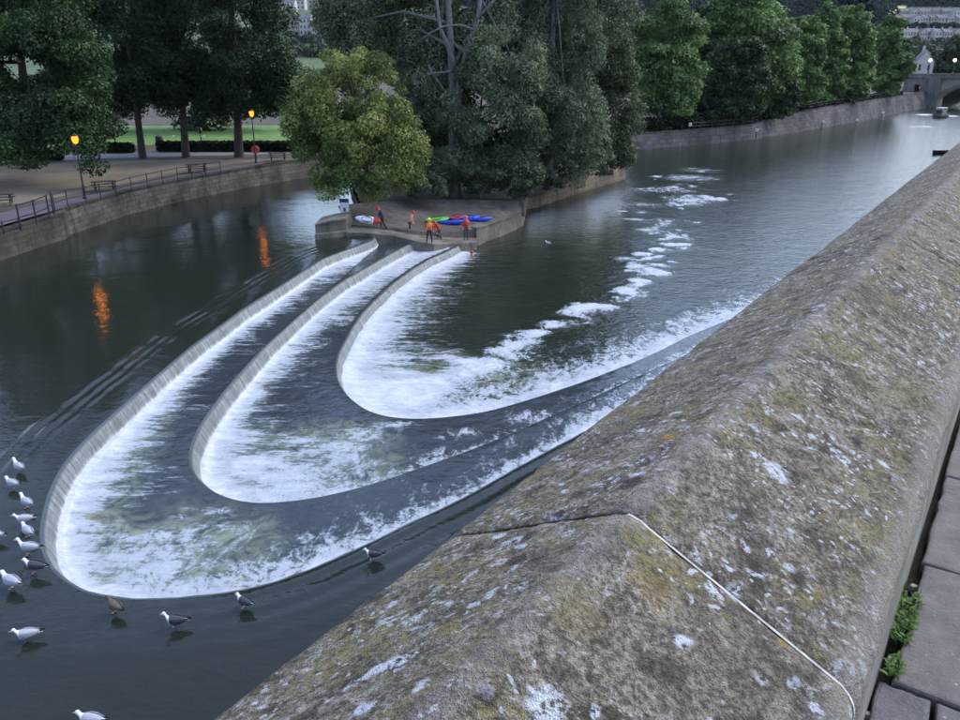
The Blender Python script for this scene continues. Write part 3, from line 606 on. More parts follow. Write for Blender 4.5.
# platform surfaces: sloping stone apron (kerb line A, back line B) and the stepped landing in front of it
lineA = [(345,224,.42),(370,226.5,.30),(393,228,.10),(416,231,-.2),(434,232.5,-.5),(455,231.5,-.66),(476,229,-.72)]
front = [(346,232,.36),(370,233.4,.20),(393,235.6,-.10),(416,241.2,-.5),(434,244.4,-.78),(456,243.8,-1.15),(477,242.2,-1.38)]
backl = [(338,206,.55),(360,203,.7),(390,200,.75),(420,199.5,.6),(450,199,.4),(490,199.5,.3),(521,200.5,.2)]
rimr = [(476,229,-.72),(486,226,-.73),(496,222.6,-.74),(511,217,-.76),(522,211.8,-.78)]
mb = MB()
A_ = [P3(*q) for q in lineA]; F_ = [P3(*q) for q in front]; B_ = [P3(*q) for q in backl]; R_ = [P3(*q) for q in rimr]
full = A_+R_[1:]; fa = resample(np.array(full), 1.0); fb = np.array(B_); sb = np.linspace(0, 1, len(fa)); ib = np.linspace(0, 1, len(fb))
fb = np.stack([np.interp(sb, ib, fb[:, k]) for k in range(3)], 1)
v = np.linspace(0, 1, 10); PP = fa[:, None]*(1-v)[None, :, None]+fb[:, None]*v[None, :, None]; PP[..., 2] = fa[:, None, 2]+(fb[:, None, 2]-fa[:, None, 2])*(v**1.5)[None]; PP[..., 2] += (.05*fbm(PP.reshape(-1, 3)*.8, 3, 3)).reshape(PP.shape[:2])*np.minimum(v*4, 1)[None]
tag(link('platform', grid_mesh('platform', PP, M['slab'])), kind='structure')
M['kerb'] = mat_stone('landing_stone', (.225, .203, .168), (.11, .10, .083), 1.3, (.08, .08, .05), None, .02)
mb = MB(); mb.rings([[tuple(f), (*f[:2], f[2]-3), (*a[:2], a[2]-3), (a[0], a[1]+.05, max(f[2], -9)+.0)] for f, a in zip(F_, A_)], True); tag(mb.build('landing', M['kerb']), kind='structure')
mb = MB(); n = len(A_)
mb.add([tuple(a) for a in A_]+[(a[0], a[1]+.02, f[2]-.1) for a, f in zip(A_, F_)], [(i, i+1, n+i+1, n+i) for i in range(n-1)]); tag(mb.build('landing_step', M['kerb']), kind='structure')
wall_strip('platform_wall', [setz(p, -3) for p in [P3(477,247,LOWZ)]+[at(x, y, LOWZ) for x, y in ((486,242),(497,238.5),(511,232.8),(524.5,226.5))]+[IR[0]+np.array([.2, .3, 0])]], [R_[0]]+R_[1:]+[setz(IR[0], -.6, .2)], M['kerb'])
# raised kerb slab along the right rim and the upright stone at its end
mb = MB(); mb.rings([[(p[0]+.06, p[1]-.06, p[2]-.02), (p[0]+.06, p[1]-.06, p[2]+.09), (p[0]-.5, p[1]+.5, p[2]+.09), (p[0]-.5, p[1]+.5, p[2]-.02)] for p in R_]); tag(mb.build('platform_rim', M['kerb']), kind='structure')
p = R_[-1]; q = IT[0]; mb = MB(); mb.rings([[(a[0]-.25, a[1], -1.2), (a[0]+.2, a[1], -1.2), (a[0]+.2, a[1], a[2]+h), (a[0]-.25, a[1], a[2]+h)] for a, h in ((p, .75), ((p+q)/2, .6), (q, .25))]); tag(mb.build('upstand_wall', M['kerb']), kind='structure')
# sluice-side block at the left end of the platform
c = at(330, 239, 0); c2 = at(316, 237, 0)
mb = MB(); b0 = at(316,239.5,0); b1 = at(347,236,0)
rs = []
for p, h in ((b0, 1.05), ((b0+b1)/2, 1.2), (b1, 1.25)):
    rs.append([(p[0], p[1]-.35, -1), (p[0], p[1]-.3, .38), (p[0], p[1], .42), (p[0], p[1]+.05, h-.12), (p[0], p[1]-.1, h-.1), (p[0], p[1]-.08, h), (p[0], p[1]+2.6, h+.02), (p[0], p[1]+2.7, -1)])
mb.rings(rs); M['block'] = mat_stone('mossy_block_stone', (.27, .25, .19), (.14, .13, .10), 1.5, (.075, .085, .04), None, .03)
tag(mb.build('stone_abutment', M['block'], None, (0, 0, 0)), 'low mossy stone abutment block at the water end of the platform', 'abutment')
# island soil
ring = [lb[0]+np.array([1.8, .7, 0]), lb[1]+np.array([2.7, 1.2, 0]), lb[2]+np.array([3.2, 8, 0]), lb[2]+np.array([9, 21, 0]), back+np.array([-1, -1, 0])]
front_line = [setz(p, p[2]) for p in B_]
top = [setz(p, .6) for p in ring]+[setz(q, q[2]+.1, .3) for q in IT[::-1]]+[p+np.array([0, -.1, .03]) for p in B_[::-1]]
bm = bmesh.new(); f = bm.faces.new([bm.verts.new(tuple(p)) for p in top]); f.normal_update()
if f.normal.z < 0: f.normal_flip()
bmesh.ops.triangulate(bm, faces=bm.faces[:]); me = bpy.data.meshes.new('island'); bm.to_mesh(me); bm.free(); me.materials.append(M['earth']); tag(link('island', me), kind='structure')

# ------------------------------------------------------------------ hill and fields far behind
hy = [380, 450, 600, 750, 900, 1100, 1500, 2000, 3200]; hz = [3, 7, 20, 36, 58, 82, 125, 186, 285]
def hillz(x, y): return np.interp(y, hy, hz)+fbm(np.stack([np.asarray(x)*.004, np.asarray(y)*.004], -1), 3, 5)*np.interp(y, [380, 700, 2000], [0, 3, 10])
def hill_at(px, py):
    r = ray(px, py); Ys = np.arange(385, 3100, 2.); z = CAMZ+r[2]/r[1]*Ys; h = hillz(r[0]/r[1]*Ys, Ys); k = np.argmax(h > z); Y = Ys[k]; return np.array([r[0]/r[1]*Y, Y, h[k]])
X, Y = np.meshgrid(np.linspace(-2400, 2600, 160), np.concatenate([np.arange(380, 1000, 12.), np.arange(1000, 3250, 50.)]), indexing='ij')
P = np.stack([X, Y, hillz(X.ravel(), Y.ravel()).reshape(X.shape)], -1); P[:, 0, 2] = -3
M['hill'] = mat_plain('hill_pasture', (.075, .115, .045), .95, .4, .012)
tag(link('hill', grid_mesh('hill', P, M['hill'])), kind='structure')
M['field'] = mat_plain('ripe_yellow_field', (.52, .45, .16), .95, .12, .02)
def field(pxs, dz=1.2):
    a = [hill_at(*p) for p in pxs]; a = np.array(a); n = 7; q = []
    for i in range(n):
        for j in range(n):
            u, v = i/(n-1), j/(n-1); p = (a[0]*(1-u)+a[1]*u)*(1-v)+(a[3]*(1-u)+a[2]*u)*v; q.append((p[0], p[1], float(hillz(p[0], p[1]))+dz))
    tag(link('field', grid_mesh('field', np.array(q).reshape(n, n, 3), M['field'])), kind='structure')
field([(874,16),(908,14.5),(906,6),(874,6)]); field([(606,30),(642,27),(640,21),(606,22.5)])

# ------------------------------------------------------------------ trees
def leaf_mesh(name, C, n, size, elong, mat, seed, droop=0., shell=.55, flat=.5):
    """C: (k, 7) clumps cx cy cz rx ry rz tint -> one mesh of n leaf faces"""
    g = np.random.default_rng(seed); C = np.asarray(C, float); wgt = (C[:, 3]*C[:, 5]); n = int(n*1.22); size = size*1.16; ci = g.choice(len(C), n, p=wgt/wgt.sum()); c = C[ci]
    d = g.normal(size=(n, 3)); d[:, 2] += .25; d /= np.linalg.norm(d, axis=1)[:, None]
    r = shell+(1-shell)*g.random(n)**.6; stray = g.random(n) < .08; r[stray] *= 1.25
    p = c[:, :3]+d*c[:, 3:6]*r[:, None]
    nr = d*.7+g.normal(size=(n, 3))*.55; nr[:, 2] += flat; nr /= np.linalg.norm(nr, axis=1)[:, None]
    t = np.cross(nr, g.normal(size=(n, 3))); t[:, 2] -= droop; t -= nr*(t*nr).sum(1)[:, None]*(0 if droop > 1 else 1); t /= np.linalg.norm(t, axis=1)[:, None]; b = np.cross(nr, t)
    L = (size*(.6+.8*g.random(n)))[:, None]; Wd = L/elong
    V = np.stack([p-t*L*.5, p+b*Wd*.5+t*L*.05, p+t*L*.5-nr*L*.08, p-b*Wd*.5+t*L*.05], 1).reshape(-1, 3)
    me = bpy.data.meshes.new(name); me.vertices.add(4*n); me.vertices.foreach_set('co', V.ravel().astype(np.float32))
    me.loops.add(4*n); me.loops.foreach_set('vertex_index', np.arange(4*n, dtype=np.int32)); me.polygons.add(n); me.polygons.foreach_set('loop_start', (np.arange(n)*4).astype(np.int32))
    tint = np.clip(c[:, 6]+g.normal(size=n)*.16, 0, 1); me.attributes.new('tint', 'FLOAT', 'POINT').data.foreach_set('value', np.repeat(tint, 4).astype(np.float32))
    me.materials.append(mat); me.update(calc_edges=True); return me
def clumps(ells, k, rlo, rhi, seed, vert=1., tint=(.25, .75), inner=.5):
    """scatter k leaf clumps over the outer part of a union of ellipsoids (centre, radii)"""
    g = np.random.default_rng(seed); E = np.array([np.concatenate([e[0], e[1]]) for e in ells]); a = E[:, 3]*E[:, 5]+E[:, 4]*E[:, 5]; out = []
    while len(out) < k:
        e = E[g.choice(len(E), p=a/a.sum())]; d = g.normal(size=3); d /= np.linalg.norm(d); q = inner+(1-inner)*g.random()**.55
        rr = g.uniform(rlo, rhi); p = e[:3]+d*np.maximum(e[3:]-rr*.75, .2)*q
        out.append((*p, rr*g.uniform(.9, 1.25), rr*g.uniform(.9, 1.25), rr*vert*g.uniform(.75, 1.1), g.uniform(*tint)))
    return np.array(out)
M['bark'] = mat_plain('dark_bark', (.05, .042, .034), .95, .35, 5, .03)
M['barkgrey'] = mat_plain('pale_grey_bark', (.13, .125, .115), .9, .35, 4, .03)
def tree(name, label, base, ells, n, size, mat, seed, k=90, rr=(.9, 1.7), elong=1.5, trunk=.4, bark=None, vert=.8, droop=0., group=None, limbs=7, fork=None, tint=(.25, .75), shell=.5, inner=.5, extra=None):
    base = np.array(base, float); e = empty(name, base); tag(e, label, 'tree', group); C = clumps(ells, k, rr[0], rr[1], seed, vert, tint, inner)
    me = leaf_mesh('crown', C, n, size, elong, mat, seed, droop, shell); V = np.empty(len(me.vertices)*3, np.float32); me.vertices.foreach_get('co', V); V = V.reshape(-1, 3)-base.astype(np.float32); me.vertices.foreach_set('co', V.ravel()); me.update()
    link('crown', me, e)
    g = random.Random(seed); mid = np.mean([q[0] for q in ells], 0); zt = max(q[0][2]+q[1][2]*.4 for q in ells); f = fork if fork is not None else .42
    topc = np.array([base[0]*.4+mid[0]*.6, base[1]*.4+mid[1]*.6, zt]); mb = MB(); pts = []
    for i in range(9):
        u = i/8; p = base*(1-u)+topc*u; p[:2] += np.array([math.sin(u*5+seed), math.cos(u*4+seed)])*trunk*.6*u*(1-u)*2; pts.append(p)
    mb.tube([(base[0], base[1], base[2]-.3)]+pts, [trunk*1.35]+[trunk*(1.15 if i == 0 else 1-.85*i/8) for i in range(9)], 9)
    hi = sorted(range(len(C)), key=lambda i: g.random())[:limbs]
    for j in hi:
        u = g.uniform(f*.8, min(.85, f+.4)); s = base*(1-u)+topc*u; t = C[j][:3]; m1 = s*.55+t*.45; m1[2] += .1*np.linalg.norm(t-s)
        r0 = trunk*(1-.85*u)*.65; mb.tube([s, s*.8+m1*.2, m1, m1*.45+t*.55, t], [r0, r0*.85, r0*.6, r0*.4, r0*.15], 6)
    for path, r0 in (extra or []): mb.tube(path, [r0*(1-.6*i/(len(path)-1)) for i in range(len(path))], 7)
    mb.build('trunk', bark or M['bark'], e, base, True); return e
LF = {}
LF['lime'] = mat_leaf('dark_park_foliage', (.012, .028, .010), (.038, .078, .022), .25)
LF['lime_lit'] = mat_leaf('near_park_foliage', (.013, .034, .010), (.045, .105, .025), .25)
LF['bush'] = mat_leaf('yellow_green_foliage', (.06, .095, .024), (.175, .23, .062), .3, (.34, .355, .10))
LF['willow'] = mat_leaf('grey_green_willow_foliage', (.052, .076, .036), (.165, .21, .112), .25, (.25, .30, .175))
LF['olive'] = mat_leaf('olive_willow_foliage', (.045, .065, .026), (.12, .15, .06), .25)
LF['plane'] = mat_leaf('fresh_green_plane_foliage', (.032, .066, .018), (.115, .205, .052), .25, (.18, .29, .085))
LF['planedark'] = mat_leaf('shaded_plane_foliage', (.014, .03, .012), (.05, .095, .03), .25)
LF['far'] = mat_leaf('far_wood_foliage', (.008, .018, .014), (.026, .047, .036), .2, None, .0)
LF['hedge'] = mat_leaf('dark_hedge_foliage', (.008, .014, .008), (.022, .035, .016), .15, None, .03)
def E_(px, py, Y, rx, ry, rz): return (atY(px, py, Y), np.array([rx, ry, rz]))
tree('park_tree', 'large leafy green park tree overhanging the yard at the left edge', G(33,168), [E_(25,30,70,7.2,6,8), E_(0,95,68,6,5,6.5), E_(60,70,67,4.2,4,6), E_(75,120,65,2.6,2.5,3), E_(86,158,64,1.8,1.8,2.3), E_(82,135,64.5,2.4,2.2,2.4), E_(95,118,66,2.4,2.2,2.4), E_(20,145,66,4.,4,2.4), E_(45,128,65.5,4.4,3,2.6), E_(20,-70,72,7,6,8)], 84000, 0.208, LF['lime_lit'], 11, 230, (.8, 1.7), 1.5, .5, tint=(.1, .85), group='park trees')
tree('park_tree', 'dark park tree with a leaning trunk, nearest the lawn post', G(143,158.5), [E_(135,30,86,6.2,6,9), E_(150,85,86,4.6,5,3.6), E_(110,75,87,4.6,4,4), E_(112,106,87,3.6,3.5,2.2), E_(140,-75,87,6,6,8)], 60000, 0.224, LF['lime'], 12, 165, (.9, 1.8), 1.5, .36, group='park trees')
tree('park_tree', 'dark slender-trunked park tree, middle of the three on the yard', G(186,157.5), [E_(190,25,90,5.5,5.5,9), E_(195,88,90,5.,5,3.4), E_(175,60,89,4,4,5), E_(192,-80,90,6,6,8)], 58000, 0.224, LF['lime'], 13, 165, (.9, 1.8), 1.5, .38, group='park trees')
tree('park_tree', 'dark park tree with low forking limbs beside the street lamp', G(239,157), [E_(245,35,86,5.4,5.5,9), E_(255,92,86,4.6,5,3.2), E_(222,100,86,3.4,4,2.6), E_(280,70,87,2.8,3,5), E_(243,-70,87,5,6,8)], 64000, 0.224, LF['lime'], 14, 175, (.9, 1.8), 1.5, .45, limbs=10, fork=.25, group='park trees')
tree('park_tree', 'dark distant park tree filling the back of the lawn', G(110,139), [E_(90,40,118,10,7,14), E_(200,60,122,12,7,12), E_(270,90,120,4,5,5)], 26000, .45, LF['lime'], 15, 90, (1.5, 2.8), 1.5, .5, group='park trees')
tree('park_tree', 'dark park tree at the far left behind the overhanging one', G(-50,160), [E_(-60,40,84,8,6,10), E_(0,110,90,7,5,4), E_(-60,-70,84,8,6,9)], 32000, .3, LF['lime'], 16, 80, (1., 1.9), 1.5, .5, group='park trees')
tree('sallow_bush', 'rounded yellow-green sallow hanging over the platform', at(372,200,.7), [E_(352,100,62.5,4.3,4,4.2), E_(330,130,61.5,3.6,3,3.6), E_(372,150,60.5,4.,3,4.2), E_(310,112,62,2.4,2.5,2.6), E_(403,160,60.5,2.2,2.5,3.), E_(345,175,60.5,3.2,2.6,2.4), E_(300,135,62,1.6,1.6,2.)], 62000, .19, LF['bush'], 21, 240, (.5, 1.05), 1.9, .28, tint=(.1, .95), limbs=14, vert=.9, inner=.55)
fk = atY(466, 66, 71.5)
tw = atY(455,192,71); tw[2] = .6
ex = [([tuple(tw), tuple(atY(457,140,71.3)), tuple(atY(458,100,71.4)), tuple(atY(460,72,71)), tuple(atY(469,45,70.3)), tuple(atY(478,18,70)), tuple(atY(482,-20,70))], .36),
      ([tuple(atY(459,78,71)), tuple(atY(452,60,70.3)), tuple(atY(447,44,70)), tuple(atY(440,28,70)), tuple(atY(436,-5,70.5))], .26),
      ([tuple(atY(474,30,70)), tuple(atY(462,25,69.8)), tuple(atY(445,26,69.5)), tuple(atY(430,33,69.3)), tuple(atY(418,42,69.5))], .12),
      ([tuple(atY(458,70,70.8)), tuple(atY(447,72,69.8)), tuple(atY(434,73,69.5)), tuple(atY(425,76,69.5))], .12), ([tuple(atY(476,20,70)), tuple(atY(490,5,69.8)), tuple(atY(500,-8,69.8))], .18),
      ([tuple(atY(455,100,71)), tuple(atY(445,92,70)), tuple(atY(437,80,70)), tuple(atY(428,65,70))], .13)]
tree('willow_tree', 'big grey-green willow with a pale forked trunk standing on the island', tw, [E_(395,30,75,7.,4,6), E_(356,12,77,4,4,5), E_(440,110,74,4.5,3,6), E_(420,80,72.5,3.2,2.4,2.6), E_(455,150,71,3.6,2,4.), E_(505,70,70,4.,2.6,3.6), E_(470,5,76,7,4,6.), E_(500,135,70.5,4.,2.6,5.), E_(430,50,75.5,5.5,3,4.5), E_(370,62,76,4.5,3,3.6), E_(480,45,74,4,2.5,4), E_(440,-70,75,7,4,7), E_(463,118,68.6,2.4,1.2,3.), E_(450,168,68.2,3.2,1.2,1.9)], 135000, .25, LF['willow'], 31, 330, (.7, 1.4), 2.6, .5, M['barkgrey'], vert=1.05, droop=.6, tint=(.05, .7), limbs=16, extra=ex, group='willows on the island')
tree('willow_tree', 'dense grey-green willow in the middle of the island, right of the forked one', atY(548,186,76), [E_(545,30,77,6.5,4,7), E_(560,80,76,5,3.5,6), E_(535,120,73,4.4,2.6,5.), E_(575,130,76,4.,3,5.5), E_(510,165,71.5,3.5,2,2.4), E_(590,10,80,5,4,5), E_(555,-65,79,7,4,6.5)], 86000, .25, LF['willow'], 32, 270, (.7, 1.4), 2.6, .4, M['barkgrey'], vert=1.1, droop=.6, tint=(.0, .6), limbs=12, group='willows on the island')
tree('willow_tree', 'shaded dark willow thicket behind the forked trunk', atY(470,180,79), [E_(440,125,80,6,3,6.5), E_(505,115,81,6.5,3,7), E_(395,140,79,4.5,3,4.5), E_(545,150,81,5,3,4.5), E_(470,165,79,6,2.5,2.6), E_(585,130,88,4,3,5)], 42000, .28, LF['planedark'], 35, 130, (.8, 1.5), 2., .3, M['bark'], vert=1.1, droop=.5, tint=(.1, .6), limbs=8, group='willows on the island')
tree('willow_tree', 'olive-green willow at the right-hand tip of the island', atY(610,172,85), [E_(612,65,86,3.,2.6,4.5), E_(618,110,85,3.1,2.6,5), E_(600,140,84,3.,2.2,3.6), E_(628,140,85,2.,2,3.6), E_(590,95,87,3,2.4,5), E_(585,50,88,3,2.4,5)], 42000, .25, LF['olive'], 33, 130, (.7, 1.3), 2.4, .3, M['barkgrey'], vert=1.1, droop=.6, limbs=10, group='willows on the island')
tree('island_shrub', 'low dark shrub below the willows at the back of the platform', atY(480,196,68.5), [E_(470,178,69,3.2,1.6,1.8), E_(510,178,70,3,1.6,1.9), E_(425,185,66,2.,1.4,1.6), E_(550,172,74,2.8,1.5,1.8), E_(590,160,80,2.6,1.5,1.8)], 24000, .22, LF['willow'], 34, 80, (.4, .8), 2., .12, tint=(.0, .35), limbs=4)
# planes along the far embankment
def bankY(px):
    xs_ = [q[0] for q in far_px]; return float(np.interp(px, xs_, [p[1] for p in A3]))
def plane(px, top, bot, w, dY, seed, label, mat='plane', n=26000, lean=0):
    Y = bankY(px)+dY; k = Y/FPX*1.02; h = (bot-top)*k; rx = w*k/2; zc = (top+bot)/2
    b = atY(px, 100, Y); b[2] = 1.9
    el = [E_(px, top+(bot-top)*.36, Y, rx*.92, rx*.8, h*.38), E_(px-w*.2, top+(bot-top)*.62, Y, rx*.7, rx*.7, h*.30), E_(px+w*.22, top+(bot-top)*.58, Y-1, rx*.68, rx*.7, h*.32), E_(px, top+(bot-top)*.76, Y-2, rx*.8, rx*.6, h*.22), E_(px-w*.08, top+(bot-top)*.22, Y, rx*.72, rx*.6, h*.22)]
    return tree('plane_tree', label, b, el, n, .0030*Y, LF[mat], seed, 120, (rx*.16, rx*.32), 1.5, .45, tint=(.1, .9), group='trees along the far embankment', vert=.8, inner=.6)
plane(666, 4, 126, 82, 9, 41, 'round-headed bright green tree just right of the island willows', n=36000)
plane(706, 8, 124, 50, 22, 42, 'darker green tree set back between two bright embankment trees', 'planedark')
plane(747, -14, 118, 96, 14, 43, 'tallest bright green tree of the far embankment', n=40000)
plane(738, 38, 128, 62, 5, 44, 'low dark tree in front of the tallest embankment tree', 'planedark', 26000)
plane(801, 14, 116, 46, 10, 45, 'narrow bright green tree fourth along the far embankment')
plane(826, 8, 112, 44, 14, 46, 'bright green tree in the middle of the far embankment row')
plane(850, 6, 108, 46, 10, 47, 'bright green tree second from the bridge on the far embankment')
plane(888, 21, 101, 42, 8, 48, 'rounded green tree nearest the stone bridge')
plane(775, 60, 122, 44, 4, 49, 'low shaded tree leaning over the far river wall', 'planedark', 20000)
tree('conifer_tree', 'tall dark conifer rising behind the embankment trees', atY(862,60,330), [E_(862,20,330,5,5,15), E_(862,-5,330,3,3,10)], 7000, 1.0, LF['far'], 51, 50, (1.2, 2.4), 1.5, .5, group='dark trees behind the embankment')
tree('conifer_tree', 'second dark conifer left of the yellow field', atY(846,60,340), [E_(846,20,340,5,5,14), E_(838,25,340,6,5,9)], 7000, 1.0, LF['far'], 52, 50, (1.2, 2.4), 1.5, .5, group='dark trees behind the embankment')
tree('broadleaf_tree', 'broad dark tree behind the bridge between its lamps', atY(945,72,320), [E_(945,58,320,12,7,7), E_(965,50,322,8,6,8), E_(930,64,318,5,5,4)], 16000, .9, LF['planedark'], 53, 70, (1.2, 2.6), 1.5, .5)
# hedges on the left bank
def hedge(x0, x1, yb, h, depth, seed, label):
    a = at(x0, yb, BZ); b = at(x1, yb, BZ); g = np.random.default_rng(seed); L = np.linalg.norm(b-a); k = int(L/.9)+2; C = []
    for i in range(k):
        u = (i+.5)/k; p = a+(b-a)*u
        for z in (h*.3, h*.72): C.append((p[0], p[1]+depth/2, BZ+z, .62, depth*.55, h*.32, g.uniform(.2, .7)))
    e = empty('hedge', (a+b)/2); tag(e, label, 'hedge', 'hedges in front of the lawn'); me = leaf_mesh('foliage', C, int(1100*L/2), .2, 1.4, LF['hedge'], seed, 0, .7)
    V = np.empty(len(me.vertices)*3, np.float32); me.vertices.foreach_get('co', V); V = V.reshape(-1, 3)-((a+b)/2).astype(np.float32); me.vertices.foreach_set('co', V.ravel()); link('foliage', me, e)
    mb = MB(); c = (a+b)/2; dr = b-a; mb.box((c[0], c[1]+depth/2, BZ+h*.42), (L*.98, depth*.5, h*.8), math.atan2(dr[1], dr[0])); mb.build('woody_core', M['darkwood'], e, c)
hedge(157, 335, 152.2, 1.15, 1., 3, 'long low dark hedge between the pale path and the lawn')
hedge(106, 131, 153.5, 1.1, 1., 4, 'short low dark hedge at the left of the lawn opening')
hedge(-40, 60, 161, 1.1, 1., 5, 'low dark hedge behind the overhanging tree at the left edge')
# woods and trees on the far hill (beyond counting)
def scatter_wood(name, label, px0, px1, py0, py1, k, r, n, size, seed, mat='far'):
    g = np.random.default_rng(seed); C = []
    for i in range(k):
        p = hill_at(g.uniform(px0, px1), g.uniform(py0, py1)); q = r*g.uniform(.6, 1.3); C.append((p[0], p[1], p[2]+q*.5, q, q, q*.9, g.uniform(.1, .9)))
    o = link(name, leaf_mesh(name, C, n, size, 1.4, LF[mat], seed, 0, .6)); tag(o, label, 'woodland', kind='stuff')
scatter_wood('woodland', 'dark blue-green wood covering the top of the far hill', -60, 1020, -5, 7, 1500, 11, 60000, 5., 61)
scatter_wood('woodland', 'wood on the hillside above the pale field', 470, 890, 2, 18, 520, 8, 30000, 4., 62)
scatter_wood('garden_trees', 'garden trees scattered between the hillside houses', 880, 1010, 43.5, 60, 240, 3.0, 26000, 1.7, 63, 'planedark')
scatter_wood('garden_trees', 'trees between the two rows of hillside houses', 880, 1010, 26.5, 31, 70, 2.4, 9000, 1.6, 64, 'far')
scatter_wood('garden_trees', 'trees on the slope below the pale terrace at upper left', 240, 460, 36, 58, 260, 5, 20000, 2.4, 65, 'planedark')
scatter_wood('garden_trees', 'trees on the slope behind the island willows', 440, 890, 20, 58, 420, 6, 30000, 3., 66, 'far')

# ------------------------------------------------------------------ bridge
M['bridge'] = mat_stone('bridge_limestone', (.36, .32, .25), (.22, .20, .17), .5, None, None, .03)
M['bridgedark'] = mat_stone('weathered_bridge_stone', (.20, .185, .165), (.12, .115, .11), .5, None, None, .03)
BP = at(928, 107, LOWZ); BD = np.array([.80, -.60])
def onB(px, py, off=0.):
    """point of the bridge face under a pixel -> (u along the bridge, z)"""
    r = ray(px, py); nb = np.array([BD[1], -BD[0]]); o = BP[:2]+nb*off; t = (o@nb)/(r[:2]@nb); p = r*t; return float((p[:2]-BP[:2])@BD), float(p[2]+CAMZ)
NB = np.array([-BD[1], BD[0]])
if NB[1] < 0: NB = -NB
def b3(u, back, z): p = BP[:2]+BD*u+NB*back; return (p[0], p[1], z)
uL, _ = onB(903, 90); zt = onB(930, 78)[1]; ztop = onB(930, 74.8)[1]; u0 = onB(931.5, 107)[0]
uA, zA = onB(960, 88.5)
br = empty('stone_bridge', BP); tag(br, 'stone arch bridge crossing the river in the distance at the right', 'bridge')
aw = max(14., (uA-u0)*1.55); zc = zA+1.15; z0 = LOWZ-.3; U1 = u0+2*aw; DEP = 11.
def archz(u): q = min(1, abs((u-u0-aw)/aw)); return z0+(zc-z0)*math.sqrt(max(0, 1-q**2.2))
mb = MB(); us = np.concatenate([u0+aw*(1-np.cos(np.linspace(0, math.pi, 40)))]); rf = []
for u in us: rf.append([b3(u, 0, archz(u)), b3(u, 0, zt), b3(u, DEP, zt), b3(u, DEP, archz(u))])
mb.rings(rf); mb.build('arch_span', M['bridge'], br, BP)
mb = MB(); rs = []
for i, u in enumerate(us):
    t = (u-u0-aw)/aw; nx, nz = t*.75, math.sqrt(max(.05, 1-t*t*.6)); a = archz(u); rs.append([b3(u, -.12, a-.02), b3(u, .0, a-.02), b3(u+nx*.9, .0, a+nz*.95), b3(u+nx*.9, -.12, a+nz*.95)])
mb.rings(rs); mb.build('arch_ring', M['bridgedark'], br, BP)
# left abutment with the lit passage
uD0, zD0 = onB(912.5, 98); uD1, zD1 = onB(920.5, 84.5); mb = MB(); up0 = uL; up1 = u0+1.0; zb = -3.
def blockp(a, b, z_0, z_1, y0=0., y1=DEP): mb.rings([[b3(u, y0, z_0), b3(u, y0, z_1), b3(u, y1, z_1), b3(u, y1, z_0)] for u in (a, b)])
blockp(up0, uD0, zb, zt, -.6); blockp(uD1, up1, zb, zt, -.6); blockp(uD0, uD1, zb, zD0, -.6); blockp(uD0, uD1, zD1, zt, -.6); blockp(uD0, uD1, zD0, zD1, 4., DEP)
mb.build('abutment', M['bridgedark'], br, BP)
mb = MB(); blockp(uD1+2.2, up1+.4, zb, zt+.1, -1.1, .0); mb.build('pilaster', M['bridgedark'], br, BP)
mb = MB(); blockp(up0-2, U1+12, zt, zt+.35, -.95, DEP+.3); mb.build('cornice', M['bridgedark'], br, BP)
mb = MB(); blockp(up0-2, U1+12, zt+.352, ztop+.2, -.5, -.1); blockp(up0-2, U1+12, zt+.352, ztop+.2, DEP-.4, DEP); mb.build('parapet', M['bridgedark'], br, BP)
mb = MB(); blockp(up0-2, U1+12, ztop+.202, ztop+.4, -.62, .02); mb.build('parapet_coping', M['bridge'], br, BP)
mb = MB(); blockp(U1-.5, U1+14, zb, zt, -.3); mb.build('abutment', M['bridgedark'], br, BP)
M['glow_w'] = mat_emit('lit_lamp_glass_white', (1, .80, .5), 5.); M['glow_o'] = mat_emit('lit_lamp_glass_sodium', (1, .22, .018), 1.25)
def point(name, loc, e, c, r=.2):
    l = bpy.data.lights.new(name, 'POINT'); l.energy = e*.4; l.color = c; l.shadow_soft_size = r; o = bpy.data.objects.new(name, l); COL.objects.link(o); o.location = tuple(loc); return o
p = b3((uD0+uD1)/2+.7, 1.2, zD1-.9); mb = MB(); mb.lathe(p, [(.05, -.3), (.3, -.15), (.34, .1), (.1, .3)], 10)
e = empty('passage_lamp', p); tag(e, 'lit orange lamp inside the passage through the bridge abutment', 'lamp'); mb.build('lamp_glass', M['glow_o'], e, p); mb = MB(); mb.bar((p[0], p[1], p[2]+.25), (p[0], p[1], zD1+.02), .1); mb.build('bracket', M['iron'], e, p)
pl_ = point('passage_light', (p[0], p[1]-.6, p[2]-.4), 4000, (1, .35, .08), .3)
def bridge_lamp(px, py, label):
    u, z = onB(px, py, 0); c = b3(u, .0, ztop+.4); e = empty('bridge_lamp', c); tag(e, label, 'lamp', 'lamps on the bridge parapet')
    mb = MB(); mb.tube([c, (c[0], c[1], z-.45)], [.14, .07], 8); mb.lathe(c, [(.3, 0), (.3, .3), (.16, .45)], 10); mb.build('post', M['iron'], e, c)
    mb = MB(); mb.lathe((c[0], c[1], z), [(.12, -.42), (.38, -.2), (.42, .1), (.25, .36), (.02, .45)], 12); mb.build('lamp_globe', M['glow_w'], e, c, True)
    mb = MB(); mb.lathe((c[0], c[1], z), [(.3, .40), (.05, .6), (.02, .75)], 8); mb.build('finial', M['iron'], e, c)
bridge_lamp(930.5, 60.3, 'left-hand lit globe lamp on the bridge'); bridge_lamp(955, 60.2, 'right-hand lit globe lamp on the bridge')
